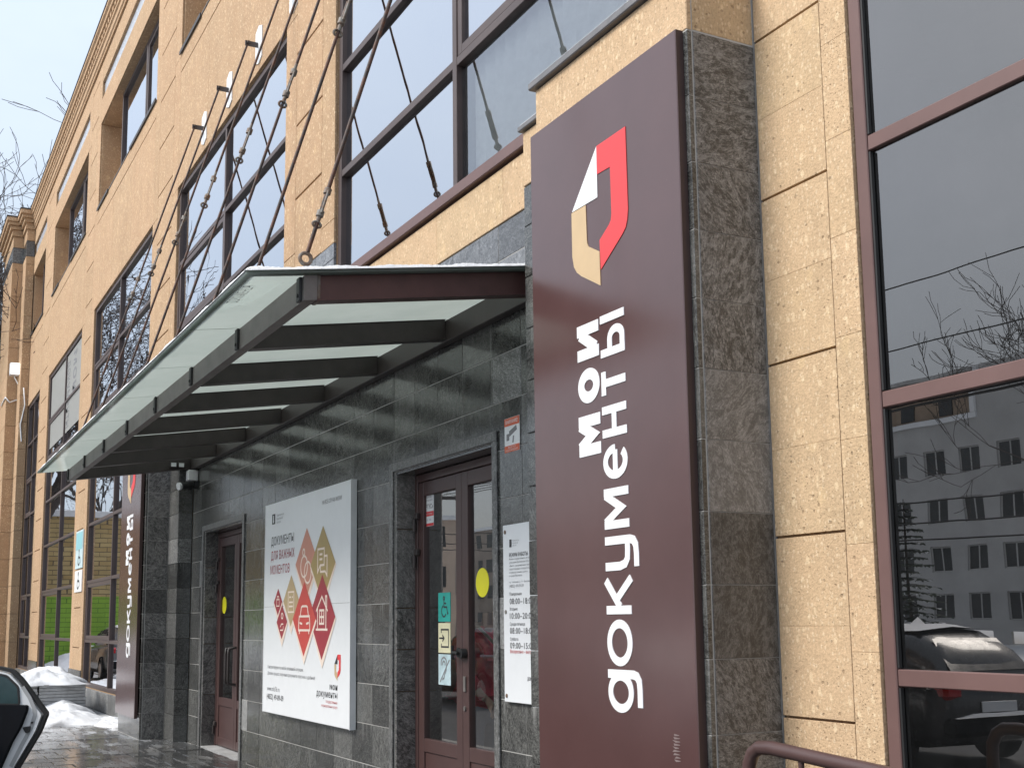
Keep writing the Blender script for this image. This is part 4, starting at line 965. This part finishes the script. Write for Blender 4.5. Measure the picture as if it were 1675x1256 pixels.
obj('lens_hood', MB().tube([(-15.555, 3.40, 3.278), (-15.545, 3.37, 3.272)], .05, 12), M['white_metal'], cc)
tl = thing('twin_lamp', 'small twin square lamp under the far end of the canopy', 'lamp', (-15.7, 3.35, 3.55))
for k in (0, 1):
    y_ = 3.28+.10*k; obj('lamp_head', MB().box(-15.72, -15.64, y_, y_+.088, 3.53, 3.60, b=.006), M['beam'], tl); obj('lens', MB().box(-15.638, -15.632, y_+.012, y_+.076, 3.54, 3.59), M['poster'], tl)

# ---- stack of paving slabs with a cap of snow, handrail
st = thing('slab_stack', 'stack of grey paving slabs buried in snow under the far windows', 'stack', (-23, 2.7, 0))
stm = MB().box(-.4, .4, -.38, .38, 0, .052, b=.006).mesh('paving_slab', M['concrete'], False)[0]
for i in range(9):
    for k, yy in enumerate((2.12, 2.91)):
        for m_ in range(2):
            o = link('paving_slab', stm, (-22.42-m_*.83+rng.uniform(-.012, .012), yy+rng.uniform(-.012, .012), .0+i*.056), st)
snow_patch(-24.4, -21.95, 1.95, 3.34, .26, 'rounded heap of snow on top of the slab stack', nx=64, ny=56, seed=4, z=.49, name='snow_heap')
snow_patch(-22.3, -19.4, 1.7, 3.2, .27, 'fresh snow piled against the foot of the slab stack', nx=64, ny=56, seed=14, z=-.02, name='snow_heap')
hr = thing('handrail', 'brown tubular handrail below the right window', 'handrail', (-3.4, 3.1, 0))
obj('rail', MB().tube([(-3.72, 3.0, .0), (-3.72, 3.0, .88), (-3.715, 3.0, .94), (-3.69, 3.0, .985), (-3.65, 3.0, 1.008), (-3.58, 3.0, 1.012), (-2.2, 3.0, .93)], .027, 14), M['door'], hr)
obj('lower_rail', MB().tube([(-3.695, 3.0, .62), (-2.2, 3.0, .54)], .016, 10), M['door'], hr)
for x in (-3.42, -3.28, -3.14, -2.9, -2.7, -2.5): obj('baluster', MB().tube([(x, 3.0, .0), (x, 3.0, .998-(x+3.58)*.06)], .011, 8), M['door'], hr)

# ================================================================== PERSON BEHIND THE DOOR GLASS
def skin(name, verts, edges, radii, mat, parent, root=0, sub=2):
    me = bpy.data.meshes.new(name); me.from_pydata(verts, edges, []); o = bpy.data.objects.new(name, me); COL.objects.link(o)
    md = o.modifiers.new('s', 'SKIN'); md.use_smooth_shade = True
    for i, r_ in enumerate(radii):
        sv = me.skin_vertices[0].data[i]; sv.radius = r_ if isinstance(r_, tuple) else (r_, r_); sv.use_root = (i == root)
    o.modifiers.new('d', 'SUBSURF').levels = sub; o.modifiers['d'].render_levels = sub
    dg = bpy.context.evaluated_depsgraph_get(); m2 = bpy.data.meshes.new_from_object(o.evaluated_get(dg))
    bpy.data.objects.remove(o); bpy.data.meshes.remove(me); m2.materials.clear(); m2.materials.append(M[mat] if isinstance(mat, str) else mat)
    for p in m2.polygons: p.use_smooth = True
    o = bpy.data.objects.new(name, m2); COL.objects.link(o); o.parent = parent; return o
M['jacket'] = plain('red quilted jacket', (.80, .02, .055), .6, var=.3, scale=14, bump=.5)
M['trousers'] = plain('grey blue trousers', (.15, .17, .22), .8, bump=.3); M['skin'] = plain('skin', (.55, .36, .27), .5); M['hair'] = plain('dark hair', (.05, .035, .025), .5, bump=.4)
M['bag'] = plain('beige canvas', (.50, .43, .34), .75, bump=.4); M['fur'] = plain('pale fur trim', (.55, .46, .36), .95, bump=.6)
pe = thing('person', 'person in red quilted jacket and grey trousers standing inside behind the right glass leaf', 'person', (-8.86, 4.40, 0), R(25))
# body: local +x is forward (into the hall), head bent forward
bv = [(0,0,.86),(0,0,1.02),(.015,0,1.18),(.03,0,1.32),(.05,0,1.41),(.09,0,1.48),(.14,0,1.56),(.16,0,1.63),
      (0,.09,.82),(.01,.10,.46),(-.02,.10,.08),(.10,.115,.035),(0,-.09,.82),(.02,-.10,.46),(.0,-.10,.08),(.12,-.115,.035),
      (.02,.17,1.34),(.0,.215,1.08),(.10,.20,.88),(.15,.19,.81),(.02,-.17,1.34),(.02,-.215,1.08),(.14,-.18,.92),(.20,-.16,.87)]
be = [(0,1),(1,2),(2,3),(3,4),(4,5),(5,6),(6,7),(0,8),(8,9),(9,10),(10,11),(0,12),(12,13),(13,14),(14,15),(3,16),(16,17),(17,18),(18,19),(3,20),(20,21),(21,22),(22,23)]
br_ = [(.14,.17),(.12,.15),(.12,.16),(.10,.16),.055,.055,.095,.07,.085,.06,.042,.035,.085,.06,.042,.035,.06,.046,.036,.03,.06,.046,.036,.03]
skin('body', bv, be, br_, 'skin', pe)
skin('jacket', [(0,0,.76),(0,0,.90),(.0,0,1.06),(.015,0,1.20),(.03,0,1.32),(.03,0,1.40),(.0,0,1.44),(.02,.17,1.345),(.0,.23,1.08),(.10,.205,.90),(.02,-.17,1.345),(.02,-.23,1.08),(.13,-.185,.94)],
     [(0,1),(1,2),(2,3),(3,4),(4,5),(5,6),(4,7),(7,8),(8,9),(4,10),(10,11),(11,12)],
     [(.185,.215),(.195,.225),(.175,.205),(.165,.20),(.15,.18),(.115,.12),(.10,.10),.098,.08,.06,.098,.08,.06], 'jacket', pe, root=2)
skin('trousers', [(0,0,.90),(0,0,.80),(0,.095,.72),(.01,.102,.46),(-.02,.102,.10),(0,-.095,.72),(.02,-.102,.46),(.0,-.102,.10)], [(0,1),(1,2),(2,3),(3,4),(1,5),(5,6),(6,7)], [(.15,.17),(.145,.165),.105,.08,.066,.105,.08,.066], 'trousers', pe)
skin('hair', [(.105,0,1.54),(.115,0,1.60),(.13,0,1.655),(.16,0,1.69)], [(0,1),(1,2),(2,3)], [.085,.112,.10,.06], 'hair', pe)
hm_ = MB().tube([(-.03+.115*math.cos(R(q))*.55, .12*math.sin(R(q)), 1.435+.03*math.cos(R(q))) for q in range(0, 361, 24)], .026, 8)
lobj('fur_trim', hm_, M['fur'], pe)
fm_ = MB()
for sx in (.102, -.105): 
    bm = bmesh.new(); bmesh.ops.create_uvsphere(bm, u_segments=12, v_segments=8, radius=.06)
    for v in bm.verts: v.co = Vector((v.co.x*2.2+.07, v.co.y*.8+sx, max(0, v.co.z*1.1+.045)))
    lobj('shoe', MB().addbm(bm, 0, True) or MB(), M['black'], pe) if False else None
    m_ = MB(); m_.addbm(bm, 0, True); lobj('shoe', m_, M['black'], pe)
for sy, hx, hz in ((.19, .15, .81), (-.16, .20, .87)):
    # open hands: palm and five fingers
    hv = [(hx-.01, sy, hz+.02), (hx+.03, sy, hz-.03), (hx+.045, sy, hz-.06)]; he = [(0,1),(1,2)]; hr_ = [(.022,.03),(.018,.036),(.014,.036)]
    for q, (dy, ln) in enumerate(((-.028,.055),(-.010,.068),(.010,.064),(.027,.05))):
        i0 = len(hv); hv += [(hx+.055, sy+dy, hz-.075), (hx+.068, sy+dy, hz-.075-ln*.5), (hx+.058, sy+dy, hz-.075-ln)]; he += [(2, i0), (i0, i0+1), (i0+1, i0+2)]; hr_ += [.009, .008, .007]
    i0 = len(hv); s_ = -1 if sy > 0 else 1; hv += [(hx+.05, sy+.035*s_, hz-.035), (hx+.07, sy+.045*s_, hz-.07)]; he += [(1, i0), (i0, i0+1)]; hr_ += [.010, .008]
    skin('hand', hv, he, hr_, 'skin', pe, sub=1)
bg_ = thing('shoulder_bag', 'beige canvas bag hanging at the back of the person in the red jacket', 'bag', (-9.12, 4.30, .86))
bm = bmesh.new(); bmesh.ops.create_cube(bm, size=1)
for v in bm.verts: v.co = Vector((v.co.x*.30*(.8 if v.co.z > 0 else 1.1), v.co.y*.14*(.6 if v.co.z > 0 else 1.15), v.co.z*.36))
bmesh.ops.bevel(bm, geom=bm.edges[:], offset=.05, segments=3, affect='EDGES')
m_ = MB(); m_.addbm(bm, 0, True); o_ = lobj('pouch', m_, M['bag'], bg_); o_.location = (0, 0, .18)
lobj('strap', MB().tube([(.08, .0, .34), (.16, -.06, .46), (.30, -.10, .58), (.42, .0, .60), (.48, .14, .44), (.42, .25, .2)], .014, 8), M['bag'], bg_)
rc = thing('display_stand', 'brown wooden cabinet standing inside behind the left glass leaf', 'cabinet', (-10.2, 5.6, 0))
obj('carcass', MB().box(-11.1, -9.75, 5.5, 5.95, 0, 1.1, b=.01), plain('dark wood', (.10, .065, .03), .5), rc); obj('top', MB().box(-11.15, -9.70, 5.46, 5.99, 1.101, 1.13, b=.004), M['door'], rc)

# ================================================================== CARS
M['paint_white'] = plain('white car paint', (.74, .75, .76), .22, var=.03, coat=.6); M['paint_dark'] = plain('dark grey car paint', (.035, .036, .04), .25, var=.2, coat=.5); M['paint_silver'] = plain('grey car paint', (.13, .135, .14), .28, var=.1, coat=.5)
M['tyre'] = plain('tyre rubber', (.025, .025, .025), .85); M['rim'] = plain('alloy', (.35, .35, .36), .3, metal=.8); M['lens_red'] = plain('red lamp lens', (.45, .01, .015), .12, coat=.6); M['lens_clear'] = plain('clear lamp lens', (.6, .6, .6), .1); M['car_glass'] = plain('car glass', (.012, .014, .015), .04, ior=1.7)
M['trim'] = plain('black car trim', (.006, .007, .010), .85, ior=1.25); M['seal'] = plain('rubber seal', (.010, .010, .011), .55); M['cream_leather'] = plain('pale leather', (.62, .56, .50), .5)
def make_car(label, paint, loc, rz, group=None, snow=True):
    """local +x is forward; origin on the road under the middle of the car"""
    c = thing('parked_car', label, 'car', loc, rz, group)
    def loft(st, prof):
        mb = MB(); n = len(prof(st[0])); vs = []
        for s in st: vs += prof(s)
        fs = [(i*n+k, i*n+(k+1) % n, (i+1)*n+(k+1) % n, (i+1)*n+k) for i in range(len(st)-1) for k in range(n)]
        fs += [tuple(range(n)), tuple(range((len(st)-1)*n, len(st)*n))]
        return mb.add(vs, fs, 0, True)
    # lower body stations: x, half width, sill, shoulder height
    st = [(-2.06,.62,.42,.84),(-2.0,.80,.30,.92),(-1.8,.86,.24,.97),(-1.2,.885,.22,.98),(-.3,.89,.22,.96),(.6,.89,.22,.94),(1.0,.885,.22,.92),(1.6,.86,.23,.84),(1.95,.80,.26,.74),(2.1,.62,.34,.62)]
    def p1(s):
        x, w, a, b = s; h_ = b-a
        half = [(w*.90, a), (w*.98, a+h_*.22), (w, a+h_*.55), (w*.97, a+h_*.86), (w*.90, b), (w*.4, b+.03)]
        return [(x, y, z) for y, z in half]+[(x, -y, z) for y, z in reversed(half)]
    lobj('body', loft(st, p1), paint, c)
    gs = [(-1.98,.70,.93,.06),(-1.80,.70,.93,.34),(-1.45,.70,.93,.50),(-.9,.72,.93,.545),(-.2,.72,.93,.55),(.25,.71,.92,.50),(.75,.70,.91,.22),(1.12,.68,.90,.03)]
    def p2(s):
        x, w, b, h_ = s; t_ = .80 if h_ > .3 else .88
        half = [(w*1.1, b), (w*1.02, b+h_*.4), (w*t_*1.06, b+h_*.86), (w*t_*.86, b+h_), (w*.3, b+h_+.012)]
        return [(x, y, z) for y, z in half]+[(x, -y, z) for y, z in reversed(half)]
    lobj('cabin', loft(gs, p2), paint, c)
    for s in (1, -1):
        sg_ = lambda x, z: (x, s*(.70*1.1*(1-(z-.93)*.42)+.012), z)
        for q in ([(-1.52,1.0),(-.95,1.0),(-.95,1.40),(-1.32,1.38)], [(-.88,1.0),(-.02,1.0),(-.06,1.41),(-.88,1.41)], [(.05,1.0),(.82,.99),(.34,1.33),(.0,1.40)]):
            lobj('side_window', MB().add([sg_(*p) for p in q], [(0,1,2,3)]), M['car_glass'], c)
        lobj('tail_lamp', MB().box(-2.07, -1.78, s*.66-.13, s*.66+.13, .74, .92, b=.04), M['lens_red'], c)
        lobj('headlamp', MB().box(1.80, 2.04, s*.64-.14, s*.64+.14, .60, .72, b=.03), M['lens_clear'], c)
        lobj('door_mirror', MB().box(.52, .68, s*.97-.11, s*.97+.11, .96, 1.10, b=.04), paint, c)
        for x in (-1.32, 1.30):
            w_ = lobj('wheel', MB().tube([(x, s*.70, .31), (x, s*.72, .31), (x, s*.88, .31), (x, s*.90, .31)], [.27, .31, .31, .28], 22), M['tyre'], c)
            lobj('rim', MB().tube([(x, s*.86, .31), (x, s*.907, .31)], [.2, .19], 18), M['rim'], w_)
            lobj('wheel_arch', MB().tube([(x+.36*math.cos(R(q)), s*.882, .31+.36*math.sin(R(q))) for q in range(-8, 189, 14)], .022, 6), M['trim'], c)
    lobj('rear_window', MB().add([(-1.99,-.60,1.02),(-1.99,.60,1.02),(-1.66,.50,1.36),(-1.66,-.50,1.36)], [(0,1,2,3)]), M['car_glass'], c)
    lobj('windscreen', MB().add([(1.10,-.64,.97),(1.10,.64,.97),(.42,.55,1.39),(.42,-.55,1.39)], [(0,1,2,3)]), M['car_glass'], c)
    lobj('number_plate', MB().box(-2.085, -2.07, -.26, .26, .60, .71, b=.004), M['poster'], c); lobj('rear_bumper', MB().box(-2.12, -1.95, -.78, .78, .36, .56, b=.05), M['trim'], c); lobj('front_bumper', MB().box(1.98, 2.15, -.74, .74, .28, .48, b=.05), M['trim'], c)
    lobj('grille', MB().box(2.06, 2.13, -.40, .40, .50, .62, b=.02), M['trim'], c)
    if snow:
        def grid(x0, x1, y0, y1, f, h_):
            vs = []; fs = []; n, m = 22, 14
            for i in range(n+1):
                for j in range(m+1):
                    a, b = i/n, j/m; x = x0+(x1-x0)*a; y = y0+(y1-y0)*b
                    e = min(1, 5*min(a, 1-a))*min(1, 5*min(b, 1-b)); vs.append((x, y, f(x, y)+h_*e*(.8+.3*math.sin(9*x+2*y)*math.sin(7*y))-.004))
            for i in range(n):
                for j in range(m): q = i*(m+1)+j; fs.append((q, q+m+1, q+m+2, q+1))
            return MB().add(vs, fs, 0, True)
        lobj('snow_cover', grid(-1.5, .25, -.52, .52, lambda x, y: 1.485-.06*abs(y), .05), M['snow'], c); lobj('snow_cover', grid(1.15, 1.95, -.6, .6, lambda x, y: .93-.24*max(0, x-1.1), .03), M['snow'], c)
        lobj('snow_cover', grid(-2.13, -1.98, -.7, .7, lambda x, y: .56, .04), M['snow'], c)
    return c
make_car('dark hatchback with a snowy roof parked across the road, mirrored in the right window', M['paint_dark'], (-11.1, -3.35, -.135), math.pi)
make_car('dark grey car standing among the snow far along the pavement, mirrored in the far windows', M['paint_silver'], (-35.4, 1.15, -.02), math.pi)
make_car('dark estate car without snow parked across the road, mirrored in the glass door', M['paint_dark'], (-21.9, -3.5, -.135), math.pi, snow=False)
wc = make_car('white car at the kerb with its front door standing open at the left edge', M['paint_white'], (-11.35, -.57, -.135), math.pi, snow=False)
# the open front door, hinged at its front edge: (u, z) in the door's own plane
HN = Vector((-10.5, .33, 0)); EU = Vector((.6, .86, 0)).normalized(); NN = Vector((EU.y, -EU.x, 0))
dp = lambda u, z, d: tuple(HN+EU*u+NN*d+Vector((0, 0, z)))
_wi = wc.matrix_world.inverted() if False else (Matrix.Translation(Vector((-11.35, -.57, -.135))) @ Matrix.Rotation(math.pi, 4, 'Z')).inverted()
def carpart(name, mb, mat, parent=wc):
    mb.v = [tuple(_wi @ Vector(v)) for v in mb.v]; return lobj(name, mb, mat, parent)
def rounded(poly, r_=.03, n=4):
    out = []
    for i, p in enumerate(poly):
        p = Vector(p); a = (Vector(poly[i-1])-p); b = (Vector(poly[(i+1) % len(poly)])-p); k = min(r_, a.length*.4, b.length*.4)
        p0 = p+a.normalized()*k; p1 = p+b.normalized()*k
        for q in range(n+1): t_ = q/n; out.append(((1-t_)**2*p0+2*t_*(1-t_)*p+t_*t_*p1)[:])
    return out
outer = rounded([(.02,.93),(.30,1.14),(.50,1.195),(.657,1.182),(.768,1.159),(.85,1.082),(.941,.973),(.999,.901),(1.056,.836),(1.042,.80),(1.007,.707),(.921,.564),(.835,.424),(.78,.20),(.70,.12),(.05,.12)], .03)
shell = [((u-.5)*.965+.492, (z-.66)*.968+.655) for u, z in outer]
door_o = carpart('door', MB().prism(shell, dp, .030, -.06), M['paint_white'])
hole = rounded([(.16,.915),(.36,1.09),(.52,1.15),(.659,1.138),(.734,1.123),(.832,1.039),(.849,.905)], .02)
mbs = MB()
for q in stroke(outer, .028, True): mbs.prism(q, dp, .020, -.02)
carpart('rubber_seal', mbs, M['seal'], door_o)
carpart('window', MB().prism(hole, dp, .036, .031), plain('door glass tint', (.03, .06, .065), .05, ior=1.6), door_o)
mbs = MB()
for q in stroke(hole, .014, True): mbs.prism(q, dp, .040, .031)
carpart('window_rubber', mbs, M['seal'], door_o)
trim = rounded([(.06,.90),(.671,.906),(.925,.902),(.923,.858),(.874,.728),(.817,.635),(.726,.424),(.66,.22),(.08,.2)], .03)
carpart('trim_panel', MB().prism(trim, dp, .075, .031), M['trim'], door_o)
carpart('armrest', MB().prism(rounded([(.15,.66),(.66,.68),(.64,.62),(.15,.58)], .02), dp, .12, .076), M['trim'], door_o)
grv = MB()
for q in stroke([(.867,1.04),(.93,.955),(.965,.885),(.978,.83),(.95,.73),(.88,.60),(.80,.44)], .030): grv.prism(q, dp, .0335, .031)
carpart('rebate', grv, M['paint_silver'] if False else plain('grey door rebate', (.36, .365, .37), .35), door_o)
carpart('latch', MB().prism(rounded([(.885,.735),(.95,.745),(.945,.70),(.915,.690)], .012), dp, .045, .034).prism([(.95,.775),(.968,.778),(.966,.765),(.95,.762)], dp, .040, .034), M['black'], door_o)
# front seat headrest
hd = bmesh.new(); bmesh.ops.create_uvsphere(hd, u_segments=20, v_segments=14, radius=1)
for v in hd.verts: v.co = Vector((-9.55+v.co.x*.10, .615+v.co.y*.125, .985+v.co.z*.135))
m_ = MB(); m_.addbm(hd, 0, True); carpart('headrest', m_, M['cream_leather'])

# ================================================================== TREES
def tree_meshes(seed, height, levels=6, spread=.55, rad=.16, up=.12, lop=False):
    r = random.Random(seed); trunk, crown = MB(), MB()
    def grow(p, d, L, rr, lv):
        n = 4 if lv > 2 else 3; pts = [p]; rs = [rr]; q = p; dd = d
        for i in range(n):
            dd = (dd+Vector((r.uniform(-1,1), r.uniform(-1,1), r.uniform(-.6,1)*.8))*(.10+.05*(levels-lv))).normalized(); q = q+dd*L/n; pts.append(q); rs.append(rr*(1-.42*(i+1)/n))
        rs = [max(q_, .0062) for q_ in rs]
        (trunk if lv >= levels-2 else crown).tube(pts, rs, 6 if lv >= levels-2 else 3, cap=False)
        if lv == 0 or (lop and lv == levels-2 and r.random() < .6): return
        for k in range(3 if lv < levels-1 else 4):
            t_ = r.choice((n, n, n-1, max(1, n-2))); a = r.uniform(0, 6.28); ax = dd.cross(Vector((math.cos(a), math.sin(a), .3))).normalized()
            nd = (dd*math.cos(spread)+ax*math.sin(spread)*r.uniform(.7, 1.35)+Vector((0, 0, up))).normalized()
            grow(pts[t_], nd, L*r.uniform(.62, .82), rs[t_]*r.uniform(.55, .72), lv-1)
    grow(Vector((0,0,0)), Vector((0,0,1)), height*.30, rad, levels)
    return trunk, crown
M['bark'] = plain('grey bark', (.075, .062, .055), .9, var=.3, scale=6, bump=.6); M['twig'] = plain('twigs', (.060, .048, .043), .9, var=.2)
protos = []
for i, (sd, hh) in enumerate(((3, 15), (11, 13), (23, 9))):
    t_, c_ = tree_meshes(sd, hh, 6, .56, hh*.017); protos.append((t_.mesh('trunk', M['bark'], False)[0], c_.mesh('crown', M['twig'], False)[0]))
PH = [hh/max(v.co.z for v in p[1].vertices) for p, hh in zip(protos, (15, 13, 9))]
def tree(k, x, y, rz, s, label, group='bare winter trees'):
    t_ = thing('bare_tree', label, 'tree', (x, y, -.15), rz, group); t_.scale = (s, s, s)
    t_.scale = (s*PH[k],)*3
    for nm, me in zip(('trunk', 'crown'), protos[k]): o = bpy.data.objects.new(nm, me); COL.objects.link(o); o.parent = t_
tree(0, -45.5, 3.6, .4, 1.38, 'tall bare tree rising behind the far tower at the left edge')
tree(1, -50.5, 2.9, 2.0, 1.5, 'smaller bare tree just behind the far stone tower')
tree(1, -44.2, 3.3, 3.6, 1.36, 'twiggy bare tree whose crown shows just left of the tower cornice')
tree(0, -48.5, 3.7, 2.7, 1.32, 'bare tree with many fine twigs behind the tower top')
tree(1, -72, 6.0, 1.0, 1.3, 'distant bare tree in the pale sky left of the roof line')
tree(0, -47, -4.5, 2.2, 1.0, 'bare street tree mirrored in the windows left of the canopy')
tree(1, -39, -8.5, 4.2, 1.1, 'bare street tree across the road mirrored in the far windows')
tree(0, -55, -2.0, 5.1, 1.1, 'bare tree behind the yellow brick wall')
tree(2, -12.9, -12.2, 1.2, .95, 'bare tree with lopped limbs mirrored at the edge of the right window')
tree(1, -63, -14, .3, 1.2, 'bare tree far down the street opposite')
def spruce(x, y, hgt):
    t_ = thing('spruce_tree', 'small dark spruce dusted with snow mirrored in the right window', 'tree', (x, y, -.14))
    lobj('trunk', MB().tube([(0,0,0), (0,0,hgt)], [.07, .01], 7), M['bark'], t_)
    r = random.Random(5); gm, sm_ = MB(), MB()
    for i in range(26):
        f = i/25; z = hgt*(.06+.92*f); L = (1-f)**.85*hgt*.27+.05
        for k in range(11):
            a = r.uniform(0, 6.28); ll = L*r.uniform(.7, 1.12); d = Vector((math.cos(a), math.sin(a), -.28+.25*f)); p0 = Vector((0,0,z)); side = Vector((-math.sin(a), math.cos(a), 0))
            for q in range(6):
                u = (q+.6)/6; c_ = p0+d*ll*u; w = .13*(1.1-u)*(.6+hgt*.08)
                for sgn in (1, -1):
                    tip = c_+d*.10+side*sgn*w*1.4+Vector((0,0,r.uniform(-.06,.02)))
                    (sm_ if r.random() < .10 else gm).add([c_-d*.05, c_+d*.09, tip], [(0,1,2)])
    lobj('crown', gm, plain('spruce needles', (.028, .045, .026), .8), t_); lobj('snow_cover', sm_, M['snow'], t_)
spruce(-20.9, -14.6, 4.4)

# ================================================================== ACROSS THE STREET (seen in the glass)
M['render'] = plain('pale render', (.46, .45, .44), .85, var=.12, scale=.6); M['loggia'] = plain('brown panels', (.34, .25, .18), .8, var=.15, scale=1.5); M['far_glass'] = plain('far window glass', (.03, .033, .036), .1)
ob = thing('office_block', 'pale rendered five storey block across the street mirrored in the right window', 'building', (-50, -50, 0))
ops = []
for z in (-.35, 2.56-1.4, 5.2-1.4, 7.86-1.4, 10.6-1.4):
    for i in range(-4, 10):
        x = -48.25-2.54*i
        if z > 0: ops.append((x, x+1.45, z, z+1.42, .18))
        else: ops.append((x, x+1.45, -.1, .55, .18))
om = MB(); xs0, xs1 = -76, -33
ops2 = [(o[0], o[1], o[2], o[3], o[4]) for o in ops if xs0 < o[0] and o[1] < xs1]
wall_grid(om, xs0, xs1, -.2, 15.1, [(a, b, c, d, -.18) for a, b, c, d, e in ops2]+[(-60, -44.4, 12.3, 14.9, -.9)], -45, 0)
om.add([(xs0,-45,15.1),(xs1,-45,15.1),(xs1,-57,15.1),(xs0,-57,15.1)], [(0,1,2,3)]); om.add([(xs1,-45,-.2),(xs1,-57,-.2),(xs1,-57,15.1),(xs1,-45,15.1)], [(0,1,2,3)]); om.add([(xs0,-45,-.2),(xs0,-57,-.2),(xs0,-57,15.1),(xs0,-45,15.1)], [(0,1,2,3)])
obj('wall', om, M['render'], ob)
wpm = MB().box(-.725, .725, -.02, .02, -.71, .71).mesh('window', M['far_glass'], False)[0]
wfm = MB().box(-.02, .06, .02, .05, -.70, .70).box(-.725, -.66, .02, .05, -.70, .70).box(.66, .725, .02, .05, -.70, .70).box(-.66, .66, .02, .05, .64, .70).box(-.66, .66, .02, .05, -.70, -.64).mesh('frame', M['render'], False)[0]
for a, b, c, d, e in ops2:
    if c < 0: continue
    w = link('window', wpm, ((a+b)/2, -45.16, (c+d)/2), ob); link('frame', wfm, ((a+b)/2, -45.16, (c+d)/2), w)
lo = obj('loggia', MB().box(-59.99, -44.41, -45.88, -45.7, 12.31, 14.89), M['loggia'], ob)
for x in (-57.5, -55, -52.3, -50.2, -47.5): obj('loggia_window', MB().box(x, x+1.0, -45.69, -45.62, 12.6, 13.6), M['far_glass'], lo)
obj('parapet', MB().box(-60.2, -44.2, -45.0, -44.86, 12.05, 12.34), M['white_metal'], ob)
obj('corner_post', MB().box(-44.5, -44.2, -44.98, -44.8, 12.34, 15.0), M['white_metal'], ob)
bw = thing('brick_wall', 'yellow brick wall painted green below with a pale coping, mirrored in far windows', 'wall', (-46, -4, -.15))
obj('masonry', MB().box(-46.4, -46, -7.5, 2.4, -.15, 5.45), brick_mat('yellow and green brick'), bw); obj('coping', MB().box(-46.5, -45.9, -7.6, 2.5, 5.452, 5.7, b=.02), M['white_metal'], bw)
for (x, y, w, d, hh, c_, lab) in ((-84, -27, 7, 7, 9.0, (.56, .44, .35), 'peach rendered building at the end of the street, mirrored in the door'), (-112, -30, 16, 12, 7.5, (.42, .40, .38), 'grey building far down the street opposite'), (-128, -62, 34, 12, 12, (.30, .25, .21), 'wide brown building far along the opposite side of the street'), (-9, -58, 34, 12, 12, (.40, .38, .35), 'long low pale building opposite the right end of the facade')):
    b_ = thing('street_building', lab, 'building', (x, y, -.15)); mt = plain('far render', c_, .85, var=.12, scale=.4)
    obj('wall', MB().box(x-w/2, x+w/2, y-d/2, y+d/2, -.15, hh), mt, b_); obj('roof', MB().box(x-w/2-.3, x+w/2+.3, y-d/2-.3, y+d/2+.3, hh+.002, hh+.35), M['snow'], b_)
    n = int(w/2.6)
    for i in range(n):
        for k in range(int(hh/3)):
            obj('window', MB().box(x-w/2+.9+i*2.6, x-w/2+2.2+i*2.6, y+d/2+.004, y+d/2+.05, 1+k*3, 2.5+k*3), M['far_glass'], b_)
    m_ = int(d/2.6)
    for i in range(m_):
        for k in range(int(hh/3)):
            obj('window', MB().box(x+w/2+.004, x+w/2+.05, y-d/2+.9+i*2.6, y-d/2+2.2+i*2.6, 1+k*3, 2.5+k*3), M['far_glass'], b_)
up = thing('utility_pole', 'street pole carrying overhead wires, mirrored in the glass door', 'pole', (-36.5, -9.0, -.15))
obj('post', MB().tube([(-36.5, -9, -.15), (-36.5, -9, 8.4)], [.14, .09], 10), M['beam_grey'], up); obj('cross_arm', MB().box(-36.56, -36.44, -9.9, -8.1, 5.6, 5.72), M['beam'], up)
for i, (y, z) in enumerate(((-9.8, 5.8), (-9.3, 5.8), (-8.7, 5.8), (-8.2, 5.8), (-9, 8.3), (-9, 7.2), (-9.0, 4.4), (-8.9, 4.1), (-9.1, 3.9))):
    pts = []
    for a, b in ((-110, -36.5), (-36.5, 20)):
        for q in range(15): t_ = q/14; pts.append((a+(b-a)*t_, y+.8*(t_-.5)*0, z-.9*4*t_*(1-t_)*(.5+.1*i)))
    obj('wire', MB().tube(pts, .014, 4), M['black'], up)
